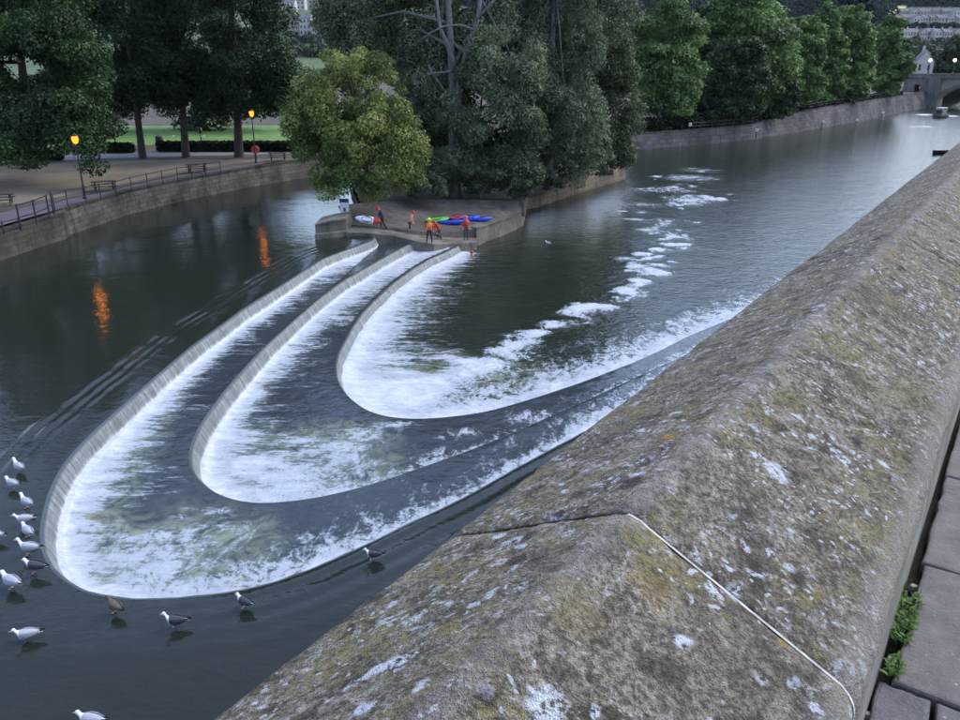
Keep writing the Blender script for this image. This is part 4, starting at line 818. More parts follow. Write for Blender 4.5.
# gabled house behind the bridge and the hillside houses
M['render_white'] = mat_plain('pale_rendered_wall', (.44, .42, .38), .9, .12, .4); M['bathstone'] = mat_plain('cream_limestone_wall', (.34, .31, .27), .9, .15, .3)
M['slate'] = mat_plain('grey_slate_roof', (.13, .13, .145), .8, .2, .8); M['tile'] = mat_plain('brown_tile_roof', (.14, .095, .08), .85, .2, .8); M['pane'] = mat_plain('dark_window_pane', (.03, .035, .045), .15, .2, 1, 0, .5)
def house(c, w, d, h, rh, rz, label, wall, roof, group=None, wins=(2, 2), ridge='x', chim=True, name='house', cache={}):
    e = empty(name, c, rz); tag(e, label, 'house', group); key = (w, d, h, rh, wall, roof, wins, ridge)
    if key not in cache:
        mb = MB(); mb.box((0, 0, h/2-1.5), (w, d, h+3)); 
        if ridge == 'x': mb.add([(-w/2, -d/2, h), (-w/2, d/2, h), (-w/2, 0, h+rh), (w/2, -d/2, h), (w/2, d/2, h), (w/2, 0, h+rh)], [(0, 2, 1), (3, 4, 5)])
        else: mb.add([(-w/2, -d/2, h), (w/2, -d/2, h), (0, -d/2, h+rh), (-w/2, d/2, h), (w/2, d/2, h), (0, d/2, h+rh)], [(0, 1, 2), (3, 5, 4)])
        W_ = mb.mesh('wall', M[wall]); mb = MB(); o = .25; t = .18
        if ridge == 'x': mb.rings([[(x, -d/2-o, h-.1), (x, 0, h+rh+.05), (x, d/2+o, h-.1), (x, d/2+o, h+t-.1), (x, 0, h+rh+.05+t), (x, -d/2-o, h+t-.1)] for x in (-w/2-.1, w/2+.1)])
        else: mb.rings([[(-w/2-o, y, h-.1), (0, y, h+rh+.05), (w/2+o, y, h-.1), (w/2+o, y, h+t-.1), (0, y, h+rh+.05+t), (-w/2-o, y, h+t-.1)] for y in (-d/2-.1, d/2+.1)])
        R__ = mb.mesh('roof', M[roof]); mb = MB(); mb.box((0, 0, 0), (w*.13, .1, h/wins[1]*.52)); P__ = mb.mesh('window', M['pane'])
        mb = MB(); mb.box((0, 0, 0), (.9, .6, 1.6)); mb.box((-.2, 0, 1.), (.25, .25, .5)); mb.box((.2, 0, 1.), (.25, .25, .5)); C__ = mb.mesh('chimney', M[wall]); cache[key] = (W_, R__, P__, C__)
    W_, R__, P__, C__ = cache[key]
    link('wall', W_, e); ro = link('roof', R__, e)
    if chim: link('chimney', C__, ro, (w/2-.5 if ridge == 'x' else 0, 0 if ridge == 'x' else d/2-.6, h+rh+.5))
    for i in range(wins[0]):
        for j in range(wins[1]): link('window', P__, e, (-w/2+w*(i+.5)/wins[0], -d/2-.03, h*(j+.52)/wins[1]))
    return e
hb = atY(920, 80, 300); hb[2] = 3.
house(tuple(hb), 5.6, 9, 8.0, 3.6, -.35, 'pale gabled house just behind the left end of the bridge', 'render_white', 'slate', None, (2, 2), 'y')
_ord = ['first', 'second', 'third', 'fourth', 'fifth', 'sixth', 'seventh', 'eighth', 'ninth', 'tenth', 'eleventh', 'twelfth']
def row(pxs, yb, lab, w, h, wall_roof, rz, seed):
    g = random.Random(seed)
    for i, px in enumerate(pxs):
        c = hill_at(px, yb+g.uniform(-.4, .4)); wa, ro = wall_roof[i % len(wall_roof)]
        k = c[1]/700.; house(tuple(c), round(w*(1+.15*(i % 3)), 2), 8, h, 2.6, rz+g.uniform(-.06, .06), f'{_ord[i]} house from the left in the {lab} hillside row', wa, ro, 'houses on the hillside', (3, 2), 'x' if (i+seed) % 4 else 'y')
BS = [('bathstone', 'slate'), ('render_white', 'slate'), ('bathstone', 'slate'), ('bathstone', 'tile')]
row([893, 901.5, 910, 918.5, 927.5, 935.5, 943.5, 952.5, 962], 40.5, 'lower', 7., 5.6, BS, .25, 1)
row([897, 905, 914.5, 923, 931, 939, 948, 957], 25.5, 'middle', 7.6, 6., BS[::-1], .2, 2)
row([901, 912, 922, 934, 944, 955], 18.5, 'upper', 7.6, 6., BS, .1, 3)
# tall terrace on the slope at upper left
hc = hill_at(305, 42); k = hc[1]
for i, (px, yb, h, lb) in enumerate(((296, 41, 14, 'left block of the tall pale terrace between the trees at upper left'), (308, 41, 15.5, 'middle block of the tall pale terrace between the trees at upper left'), (320, 42, 12.5, 'right block of the tall pale terrace between the trees at upper left'))):
    c = hill_at(px, yb); house(tuple(c), 8.6, 10, h, 2.4, -.12, lb, 'render_white' if i else 'bathstone', 'slate', 'blocks of the tall pale terrace', (3, 4))
for i, (px, yb) in enumerate(((290, 12), (300, 10), (312, 9))):
    c = hill_at(px, yb); house(tuple(c), 14, 10, 9, 3, -.1, f'{_ord[i]} small pale house from the left above the tall terrace', 'render_white', 'slate', 'small houses above the tall terrace', (3, 2))

# ------------------------------------------------------------------ boats on the river
M['boatdark'] = mat_plain('dark_boat_hull', (.035, .035, .045), .4, .2, 3, 0, .5); M['white'] = mat_plain('white_paint', (.78, .78, .77), .45, .06, 4); M['navy'] = mat_plain('blue_paint', (.03, .06, .20), .45, .1, 4)
def hull(mb, L, B, H, z0=-.15, bow=1.6, n=14):
    rs = []
    for i in range(n+1):
        t = i/n; x = (t-.5)*L; w = B/2*(1-max(0, (t-.55)/.45)**2.2)*(.86+.14*min(1, t*5)); w = max(w, .03); sh = H*(1+.28*max(0, t-.5)**2*4)
        rs.append([(x, -w, z0+sh), (x, -w*.96, z0+sh*.5), (x, -w*.6, z0), (x, w*.6, z0), (x, w*.96, z0+sh*.5), (x, w, z0+sh), (x, w*.85, z0+sh), (x, w*.8, z0+sh*.7), (x, -w*.8, z0+sh*.7), (x, -w*.85, z0+sh)])
    mb.rings(rs)
bc = at(939, 117.3, LOWZ); e = empty('motor_boat', bc, R(215)); tag(e, 'small dark motor boat with a white roof heading up from the bridge', 'boat')
mb = MB(); hull(mb, 6.2, 2.3, .95); mb.build('hull', M['boatdark'], e)
mb = MB(); mb.box((-.6, 0, 1.25), (2.6, 1.7, 1.1), 0, 0, .86); mb.build('cabin', M['boatdark'], e)
mb = MB(); mb.box((-.7, 0, 2.25), (2.4, 1.8, .10)); mb.build('roof', M['white'], e)
for sx in (-1.7, .3):
    for sy in (-.75, .75): mb = MB(); mb.bar((sx, sy, 1.7), (sx, sy, 2.22), .07); mb.build('roof_post', M['white'], e)
for sy in (-1, 1): mb = MB(); mb.box((-.6, sy*.84, 1.35), (1.8, .05, .45)); mb.build('window', M['pane'], e)
mb = MB(); mb.box((.68, 0, 1.38), (.05, 1.2, .45)); mb.build('windscreen', M['pane'], e)
bc = at(941.5, 154, LOWZ); e = empty('moored_boat', bc, R(195)); tag(e, 'dark moored boat low on the water just past the parapet', 'boat')
M['tarhull'] = mat_plain('black_tarred_hull', (.012, .012, .014), .95, .2, 3, 0, .1); mb = MB(); hull(mb, 3.4, 1.5, .62); mb.build('hull', M['tarhull'], e)
for x in (-1., .1): mb = MB(); mb.box((x, 0, .36), (.3, 1.2, .05)); mb.build('thwart', M['darkwood'], e)
# white life rings on the far embankment
M['ring'] = mat_plain('white_life_ring', (.75, .74, .70), .6, .08, 6)
mbr = MB(); n = 14; rs = [[((.2+.1*math.cos(b))*math.cos(a), .1*math.sin(b), (.2+.1*math.cos(b))*math.sin(a)) for b in np.linspace(0, 2*math.pi, 8, endpoint=False)] for a in np.linspace(0, 2*math.pi, n+1)]
mbr.rings(rs, False); ringme = mbr.mesh('ring', M['ring'], (0, 0, 0), True); mbp = MB(); mbp.bar((0, .14, -1.4), (0, .14, .5), .12); mbp.box((0, .13, 0), (.3, .06, .5)); postme = mbp.mesh('board_post', M['darkwood'])
for px, py, nm in ((690, 124.5, 'white life ring on a post above the left end of the far river wall'), (757, 130, 'white life ring against the far wall where it starts to rise'), (823, 121.5, 'white life ring halfway along the sloping far embankment'), (857, 120, 'second white life ring from the bridge on the far embankment'), (883, 112.5, 'white life ring nearest the bridge on the far embankment')):
    Yb = bankY(px)+(-.5 if px > 700 else .9); c = atY(px, py, Yb); e = empty('life_ring', c); tag(e, nm, 'life ring', 'life rings on the far embankment'); link('ring', ringme, e); link('board_post', postme, e)
def undergrowth(pts, h, seed, label):  # near-black bushes; the shadow under the trees is put into their colour
    g = np.random.default_rng(seed); C = []; a = resample(np.array(pts), 1.6)
    for p in a:
        for z in (.3, .75): C.append((p[0]+g.uniform(-.5, .5), p[1]+g.uniform(-.4, .6), p[2]+h*z, 1.3, 1.1, h*.36*g.uniform(.8, 1.3), g.uniform(.1, .8)))
    o = link('undergrowth', leaf_mesh('undergrowth', C, len(C)*130, .42, 1.5, LF['hedge'], seed, 0, .6)); tag(o, label, 'undergrowth', kind='stuff')
undergrowth([setz(p, p[2], 1.8) for p in ftop[:5]], 2.2, 5, 'undergrowth darkened for tree shadow behind the low end of the far river wall')
undergrowth([setz(p, p[2], 1.6) for p in ftop[4:9]], 1.1, 6, 'low planting darkened for tree shadow along the top of the sloping far embankment')
# railing along the top of the far wall
def railing(name, pts, zoff, h, nrails, label, spacing=None, r=.025, group=None):
    P_ = np.array(pts); P_ = resample(P_, spacing) if spacing else P_
    o = P_[0]; e = empty(name, o); tag(e, label, 'railing', group)
    pm = MB(); pm.tube([(0, 0, -.05), (0, 0, h)], r*1.3, 6); pm.lathe((0, 0, h), [(r*1.7, 0), (r*1.7, .03), (.005, .06)], 6); me = pm.mesh('post', M['iron'])
    for p in P_: link('post', me, e, p-o)
    for j in range(nrails):
        mb = MB(); z = h*(1-j*.5)-.03; mb.tube([(q[0], q[1], q[2]+z) for q in P_], r, 6); mb.build('rail', M['iron'], e, o)
    return e
railing('bank_railing', [setz(p, p[2]+.2, .5) for p in ftop[1:9]], 0, 1.05, 2, 'dark railing along the top of the far river wall', 3., .04)
# ------------------------------------------------------------------ left bank furniture
rail_px = [(55,210.5),(68,206),(86,202.5),(101,199.3),(117,196),(132,191.5),(148,187.5),(163,184.2),(178,181),(192,178.5),(206,176.3),(221,174.3)]
railing('bank_railing', [at(x, y, BZ+.02) for x, y in rail_px], 0, 1.08, 2, 'long black two-rail railing along the edge of the left bank', None, .028)
e0 = [at(x, y, 1.83) for x, y in ((21,229.5),(37,224.5),(50,218.5))]
railing('quay_gate', e0+[at(54,214.5,BZ)], 0, 1.5, 3, 'taller black barrier at the corner of the left quay', None, .04)
railing('bank_railing', [at(-40,246,1.83), at(-10,238,1.83), at(4,233.5,1.83), at(20.2,229.6,1.83)], 0, .7, 1, 'low single rail at the left edge of the quay', None, .035)
def street_lamp(px, py, D, label, lit=True, hglobe=None):
    g = atY(px, py, D); b = np.array([g[0], g[1], BZ]); e = empty('street_lamp', b); tag(e, label, 'lamp', 'street lamps on the left bank'); z = g[2]
    mb = MB(); mb.tube([b, (b[0], b[1], b[2]+1.0), (b[0], b[1], b[2]+1.05), (b[0], b[1], z-.3)], [.11, .1, .065, .045], 8); mb.lathe(b, [(.17, 0), (.17, .12), (.11, .2)], 8); mb.build('post', M['iron'], e, b)
    mb = MB(); mb.lathe((g[0], g[1], z), [(.06, -.3), (.17, -.22), (.24, .05), (.2, .22), (.05, .26)], 10); mb.build('lamp_glass', M['glow_o'] if lit else M['pane'], e, b, True)
    mb = MB(); mb.lathe((g[0], g[1], z), [(.26, .22), (.16, .34), (.02, .45)], 10); mb.build('lamp_cap', M['iron'], e, b)
    if lit: point('street_light', (g[0], g[1]-.35, z-.1), 18, (1, .30, .04), .25)
street_lamp(75, 139.5, 59.5, 'lit sodium street lamp among the leaves of the overhanging tree')
street_lamp(251.5, 113.5, 81.5, 'lit sodium street lamp beside the forked park tree')
for px, yt, yb, lb in ((113, 127, 152, 'thin unlit lamp post by the short hedge'), (200, 129, 151, 'thin unlit lamp post behind the long hedge')):
    b = at(px, yb, BZ); street_lamp(px, yt+2, b[1], lb, False)
def picnic_table(px, py, rz, label):
    c = at(px, py, BZ+.012); e = empty('picnic_table', c, rz); tag(e, label, 'picnic table', 'picnic tables on the left bank')
    for k in range(4): mb = MB(); mb.box((0, -.27+.18*k, .74), (1.8, .16, .05)); mb.build('tabletop_plank', M['darkwood'], e)
    for sy in (-1, 1): mb = MB(); mb.box((0, sy*.68, .44), (1.8, .26, .05)); mb.build('seat', M['darkwood'], e)
    for sx in (-.65, .65):
        for sy in (-1, 1): mb = MB(); mb.bar((sx, sy*.62, 0), (sx, sy*.22, .72), .08); mb.build('leg', M['darkwood'], e)
        mb = MB(); mb.box((sx+.06, 0, .40), (.05, 1.5, .1)); mb.build('crossbeam', M['darkwood'], e)
picnic_table(105, 191, .5, 'dark picnic table behind the left part of the long railing'); picnic_table(197, 172.5, .4, 'dark picnic table near the right end of the long railing'); picnic_table(1, 205, .4, 'dark picnic table cut by the left edge of the picture'); picnic_table(278, 160.5, .3, 'dark picnic table under the trees close to the yellow-green sallow')
b = at(256, 158, BZ); e = empty('life_buoy_housing', b); tag(e, 'red life buoy housing on a post under the park trees', 'life buoy')
M['red'] = mat_plain('red_plastic', (.50, .05, .035), .45, .1, 4)
mb = MB(); mb.tube([b, (b[0], b[1], b[2]+.5)], .05, 8); mb.build('post', M['iron'], e, b)
mb = MB(); mb.rings([[(b[0]+r*math.cos(a), b[1]+y, b[2]+.85+r*math.sin(a)) for a in np.linspace(0, 2*math.pi, 16, endpoint=False)] for r, y in ((.38, -.1), (.42, -.05), (.42, .08), (.3, .1))]); mb.build('housing', M['red'], e, b)
for px, py, lb in ((160, 146.5, 'dark litter bin standing at the edge of the lawn'),):
    b = at(px, py, BZ+.012); e = empty('litter_bin', b); tag(e, lb, 'litter bin'); mb = MB(); mb.lathe(b, [(.34, 0), (.4, .05), (.42, .95), (.38, 1.)], 14); mb.build('body', M['iron'], e, b); mb = MB(); mb.lathe((b[0], b[1], b[2]+1.0), [(.42, .0), (.43, .1), (.3, .22), (.05, .27)], 14); mb.build('lid', M['iron'], e, b)
# sign on the platform
b = at(345, 217, .5); e = empty('notice_board', b); tag(e, 'white notice board with a blue heading at the left of the platform', 'sign')
for sx in (-.25, .25): mb = MB(); mb.tube([(b[0]+sx, b[1]+.04, b[2]-.2), (b[0]+sx, b[1]+.04, b[2]+1.15)], .035, 6); mb.build('post', M['iron'], e, b)
mb = MB(); mb.box((b[0], b[1], b[2]+.6), (.66, .04, .92)); mb.build('board', M['white'], e, b)
mb = MB(); mb.box((b[0], b[1], b[2]+1.22), (.68, .05, .28)); mb.build('heading_panel', M['navy'], e, b)
mb = MB(); mb.box((b[0], b[1]-.024, b[2]+.55), (.2, .008, .3)); mb.box((b[0], b[1]-.024, b[2]+.28), (.44, .008, .06)); mb.build('pictogram', M['slate'], e, b)

# ------------------------------------------------------------------ people, kayaks and gulls
from mathutils.bvhtree import BVHTree
_bv = []
for nm in ('platform', 'landing', 'platform_rim'):
    o = bpy.data.objects[nm]; _bv.append(BVHTree.FromPolygons([o.matrix_world @ v.co for v in o.data.vertices], [p.vertices[:] for p in o.data.polygons]))
def foot(px, py):
    best = None
    for b in _bv:
        h = b.ray_cast(Vector((0, 0, CAMZ)), Vector(ray(px, py)).normalized())
        if h[0] is not None and (best is None or h[3] < best[3]): best = h
    return np.array(best[0]) if best else at(px, py, -.5)
M['wetsuit'] = mat_plain('black_neoprene', (.018, .019, .024), .6, .2, 20); M['navysuit'] = mat_plain('navy_neoprene', (.02, .03, .07), .6, .2, 20); M['skin'] = mat_plain('skin', (.48, .30, .22), .55, .08, 10)
M['orange'] = mat_plain('orange_nylon', (.85, .20, .035), .6, .12, 12); M['redtop'] = mat_plain('red_nylon', (.55, .05, .035), .6, .15, 12); M['pinktop'] = mat_plain('salmon_nylon', (.62, .25, .19), .6, .12, 12)
M['yellow'] = mat_plain('yellow_helmet_plastic', (.75, .70, .05), .35, .05, 6); M['redhelm'] = mat_plain('red_helmet_plastic', (.62, .03, .03), .35, .05, 6); M['orhelm'] = mat_plain('orange_helmet_plastic', (.80, .16, .03), .35, .05, 6)
M['hair'] = mat_plain('dark_hair', (.025, .018, .012), .7, .3, 30); M['greypants'] = mat_plain('grey_trousers', (.07, .08, .10), .8, .15, 15)
def person(loc, rz, label, top, legs, head, pose, vest=None, scale=1.):
    """pose: bend of the trunk, joints of arms (elbow, wrist) and legs (knee, ankle) for both sides"""
    bend = pose.get('bend', 0); V = []; Rr = []; Ed = []
    def v(p, r, par=None, ry=None):
        V.append(p); Rr.append((r, ry or r)); 
        if par is not None: Ed.append((par, len(V)-1))
        return len(V)-1
    hz = pose.get('hip', .92)
    def tr(p):                                                    # trunk points lean forward (-y) about the hips
        y, z = p[1], p[2]-.92; return (p[0], y*math.cos(bend)-z*math.sin(bend), hz+y*math.sin(bend)*-1*-1+z*math.cos(bend))
    pel = v(tr((0, 0, .92)), .125, None, .15); sp = v(tr((0, 0, 1.12)), .12, pel, .145); ch = v(tr((0, 0, 1.34)), .13, sp, .165); nk = v(tr((0, 0, 1.49)), .058, ch)
    nod = pose.get('nod', 0); hb = v(tr((0, -.015-nod*.1, 1.585)), .075, nk, .085); v(tr((0, -.02-nod*.15, 1.70)), .078, hb, .09)
    headc = tr((0, -.02-nod*.12, 1.655))
    for s, (el, wr) in zip((-1, 1), pose['arms']):
        sh = v(tr((s*.19, 0, 1.42)), .062, ch); e_ = v(tr((s*el[0], el[1], el[2])), .045, sh); w_ = v(tr((s*wr[0], wr[1], wr[2])), .03, e_)
        a = np.array(tr((s*el[0], el[1], el[2]))); b_ = np.array(tr((s*wr[0], wr[1], wr[2]))); d = (b_-a)/np.linalg.norm(b_-a); pa = v(tuple(b_+d*.055), .036, w_, .022)
        side = np.cross(d, (0, 1, 0)); side = side/max(1e-6, np.linalg.norm(side)); fw = np.cross(side, d)
        for k, (o, ln) in enumerate(((-.028, .065), (-.010, .078), (.010, .072), (.028, .055))):
            f1 = v(tuple(b_+d*.09+side*o), .010, pa); f2 = v(tuple(b_+d*(.09+ln*.55)+side*o-fw*.008), .009, f1); v(tuple(b_+d*(.09+ln)+side*o-fw*.026), .008, f2)
        t1 = v(tuple(b_+d*.045-side*.045*s), .011, pa); v(tuple(b_+d*.09-side*.058*s-fw*.012), .009, t1)
    for s, (kn, an) in zip((-1, 1), pose['legs']):
        h = v((s*.095, 0, hz-.06), .095, pel); k_ = v((s*kn[0], kn[1], kn[2]), .065, h); c_ = v((s*(kn[0]*.5+an[0]*.5), kn[1]*.5+an[1]*.5+.02, kn[2]*.55+an[2]*.45), .058, k_); a_ = v((s*an[0], an[1], an[2]), .042, c_); v((s*(an[0]+.02), an[1]-.10, max(.045, an[2]-.05)), .04, a_); v((s*(an[0]+.03), an[1]-.17, max(.035, an[2]-.06)), .03, len(V)-1)
    me = bpy.data.meshes.new('body'); me.from_pydata(V, Ed, []); tmp = bpy.data.objects.new('tmp', me); COL.objects.link(tmp)
    sk = tmp.modifiers.new('skin', 'SKIN'); 
    for i, r in enumerate(Rr): me.skin_vertices[0].data[i].radius = r
    me.skin_vertices[0].data[0].use_root = True; ss = tmp.modifiers.new('sub', 'SUBSURF'); ss.levels = 1; ss.render_levels = 1
    bpy.context.view_layer.update(); bme = bpy.data.meshes.new_from_object(tmp.evaluated_get(bpy.context.evaluated_depsgraph_get())); bpy.data.objects.remove(tmp)
    bme.name = 'body'; bme.materials.clear()
    for m_ in (M[legs], M[top], M['skin'], M['wetsuit']): bme.materials.append(m_)
    Hd = np.array(headc); segs = [(np.array(V[a]), np.array(V[b])) for a, b in Ed]
    wr = [np.array(tr((s*w[0], w[1], w[2]))) for s, (e__, w) in zip((-1, 1), pose['arms'])]
    hip = np.array(tr((0, 0, .95))); up = np.array(tr((0, 0, 1.45)))-hip; up /= np.linalg.norm(up)
    for p in bme.polygons:
        c = np.array(p.center); mi = 1 if (c-hip)@up > 0 else 0
        if (c-np.array(tr((0, 0, 1.49))))@up > .0 and np.linalg.norm(c-Hd) < .2: mi = 2
        if min(np.linalg.norm(c-w) for w in wr) < .15 and min((np.linalg.norm(c-w)) for w in wr) < np.linalg.norm(c-Hd): mi = 2
        if c[2] < .09: mi = 3
        p.material_index = mi; p.use_smooth = True
    e = empty('person', loc, rz); e.scale = (scale,)*3; tag(e, label, 'person'); body = link('body', bme, e)
    M3 = Matrix.Rotation(bend, 3, 'X')
    def place(mb): mb.v = [tuple(Vector(headc)+M3 @ Vector(q)) for q in mb.v]; return mb
    if head: mb = MB(); mb.lathe((0, 0, 0), [(.118, -.03), (.122, .02), (.112, .07), (.085, .115), (.04, .14), (.004, .146)], 14, .92, 1.08); mb.box((0, -.125, -.02), (.14, .05, .018)); place(mb).build('helmet', M[head], e, (0, 0, 0), True)
    else: mb = MB(); mb.lathe((0, .012, 0), [(.098, -.02), (.10, .03), (.09, .08), (.05, .115), (.004, .12)], 12, .9, 1.05); place(mb).build('hair', M['hair'], e, (0, 0, 0), True)
    mb = MB(); mb.lathe((-.034, -.092, -.008), [(.002, -.011), (.012, 0), (.002, .011)], 6); mb.lathe((.034, -.092, -.008), [(.002, -.011), (.012, 0), (.002, .011)], 6); mb.box((0, -.088, -.075), (.05, .012, .012)); place(mb).build('eyes_and_mouth', M['hair'], e)
    mb = MB(); mb.add([(0, -.088, .005), (-.016, -.09, -.045), (.016, -.09, -.045), (0, -.122, -.04)], [(0, 1, 3), (0, 3, 2), (1, 2, 3), (0, 2, 1)]); place(mb).build('nose', M['skin'], e)
    if vest:
        mb = MB(); rs = []
        for z, rx, ry in ((1.00, .15, .13), (1.02, .19, .165), (1.12, .20, .172), (1.28, .215, .18), (1.38, .20, .165), (1.44, .13, .12)):
            rs.append([tr((rx*math.copysign(abs(math.cos(a))**.8, math.cos(a)), ry*math.copysign(abs(math.sin(a))**.8, math.sin(a)), z)) for a in np.linspace(0, 2*math.pi, 16, endpoint=False)])
        mb.rings(rs); vo = mb.build('buoyancy_vest', M[vest], e, (0, 0, 0), True)
        mb = MB(); rs = []
        for z, rx, ry in ((1.10, .207, .178), (1.145, .21, .18)): rs.append([tr((rx*math.cos(a), ry*math.sin(a), z)) for a in np.linspace(0, 2*math.pi, 16, endpoint=False)])
        mb.rings(rs, False); mb.build('waist_belt', M['wetsuit'], vo)
    return e
st = dict(arms=[((.26, .02, 1.15), (.27, -.08, .92)), ((.26, .02, 1.15), (.27, -.08, .92))], legs=[((.12, -.02, .5), (.13, .02, .085)), ((.12, -.02, .5), (.13, .02, .085))])
stA = dict(st, legs=[((.14, -.05, .5), (.18, .0, .085)), ((.14, .0, .5), (.2, .05, .085))], arms=[((.30, .04, 1.18), (.22, -.14, 1.0)), ((.30, .04, 1.18), (.26, -.1, .95))])
carry = dict(bend=.35, hip=.88, nod=.3, arms=[((.24, -.12, 1.2), (.16, -.42, 1.1)), ((.24, -.12, 1.2), (.16, -.40, 1.02))], legs=[((.12, -.16, .5), (.13, -.12, .085)), ((.12, .02, .46), (.13, .25, .10))])
leanp = dict(bend=.32, hip=.9, nod=.3, arms=[((.22, -.1, 1.18), (.15, -.3, 1.0)), ((.24, .0, 1.15), (.2, -.2, .95))], legs=[((.12, -.08, .5), (.13, -.1, .085)), ((.12, .04, .48), (.13, .16, .09))])
crouch = dict(bend=.5, hip=.72, nod=.3, arms=[((.25, -.15, 1.2), (.16, -.4, 1.0)), ((.25, -.1, 1.15), (.2, -.35, .95))], legs=[((.15, -.3, .45), (.14, -.02, .085)), ((.15, -.26, .42), (.14, .1, .09))])
f = foot(383, 229.5); person(f, R(-80), 'person in red helmet and dark wetsuit carrying the white kayak', 'navysuit', 'wetsuit', 'redhelm', carry, None)
FA = f
f = foot(410, 233.5); person(f, R(70), 'person in salmon top leaning forward on the platform', 'pinktop', 'wetsuit', 'redhelm', leanp, None)
f = foot(429.5, 243.5); person(f, R(185), 'person in yellow helmet and orange vest standing at the edge with back turned', 'redtop', 'wetsuit', 'yellow', stA, 'orange', 1.02)
f = foot(439.5, 239.5); person(f, R(-60), 'crouching person in dark red top beside the yellow helmet', 'redtop', 'wetsuit', 'redhelm', crouch, None)
f = foot(466, 240); person(f, R(25), 'person in red vest and orange helmet standing at the right end of the landing', 'redtop', 'greypants', 'orhelm', st, 'redtop', 1.02)
sw = at(472, 256, LOWZ); person((sw[0], sw[1], LOWZ-1.40), R(-70), 'swimmer in red helmet and vest in the water below the landing', 'redtop', 'wetsuit', 'redhelm', dict(st, arms=[((.35, -.15, 1.3), (.35, -.4, 1.36)), ((.35, -.15, 1.3), (.3, -.42, 1.36))]), 'redtop')
M['kgreen'] = mat_plain('green_kayak_plastic', (.10, .50, .05), .35, .15, 3); M['kblue'] = mat_plain('blue_kayak_plastic', (.025, .07, .48), .35, .15, 3); M['kviolet'] = mat_plain('maroon_kayak_plastic', (.30, .05, .10), .35, .15, 3); M['cockpit'] = mat_plain('dark_cockpit', (.012, .012, .014), .7, .2, 10)
def kayak(c, rz, L, mats, label, tilt=0., pitch=0., two=None, group='kayaks lying on the platform'):
    e = empty('kayak', c); e.rotation_euler = (tilt, pitch, rz); tag(e, label, 'kayak', group); n = 20; rs = []; mb = MB()
    for i in range(n+1):
        t = i/n*2-1; x = t*L/2; w = .31*(1-abs(t)**2.4)**.75+.012; rk = .13*abs(t)**2.5; h = .17*(1-abs(t)**3)+.03
        rs.append([(x, w*math.copysign(abs(math.cos(a))**.75, math.cos(a)), rk+.16+h*math.copysign(abs(math.sin(a))**.8, math.sin(a))) for a in np.linspace(0, 2*math.pi, 14, endpoint=False)])
    mb.rings(rs)
    if two:
        for i in range(len(mb.f)): 
            xc = sum(mb.v[j][0] for j in mb.f[i])/len(mb.f[i]); mb.m[i] = 1 if xc > L*.22 else 0
    h_ = mb.build('hull', [mats]+([two] if two else []), e, (0, 0, 0), True)
    mb = MB(); rr = []
    for k in range(19): a = 2*math.pi*k/18; cx, cy = .44*math.cos(a)-.1, .235*math.sin(a); rr.append([(cx+.028*math.cos(b)*math.cos(a), cy+.028*math.cos(b)*math.sin(a), .345+.028*math.sin(b)) for b in np.linspace(0, 2*math.pi, 6, endpoint=False)])
    mb.rings(rr, False); mb.build('cockpit_rim', M['cockpit'], e)
    mb = MB(); mb.lathe((-.1, 0, .30), [(.03, -.06), (.30, -.02), (.42, .035), (.425, .04), (.02, .03)], 18, 1., .54); mb.build('cockpit', M['cockpit'], e)  # closed dark disc; the shade of the open cockpit is put into its colour
    for s in (-1, 1): mb = MB(); mb.tube([(s*L*.43, -.04, .29), (s*L*.43, 0, .35), (s*L*.43, .04, .29)], .012, 6); mb.build('grab_handle', M['cockpit'], e)
    return e
def kz(px, py, dz=-.02): p = foot(px, py); p[2] += dz; return p
kayak(kz(437,222), R(28), 2.1, M['kgreen'], 'bright green kayak lying on the platform', .25)
kayak(kz(452,224.5), R(12), 2.2, M['kblue'], 'nearest blue kayak lying beside the green one', -.3)
kayak(kz(458,219.5), R(35), 1.9, M['kviolet'], 'maroon kayak lying between the blue kayaks', .2)
kayak(kz(470,220), R(40), 1.9, M['kblue'], 'blue kayak behind the red-vested person', .35)
kayak(kz(482,221.5), R(22), 1.8, M['kblue'], 'rightmost blue kayak lying near the curved rim', -.3)
kc = np.array(FA)+np.array([-.95, -.34, .72]); kh = kayak(kc, R(-6), 2.3, M['white'], 'white kayak with a red end held by the person in dark wetsuit', 1.1, .12, M['redtop'], None); kh.scale = (.85,)*3
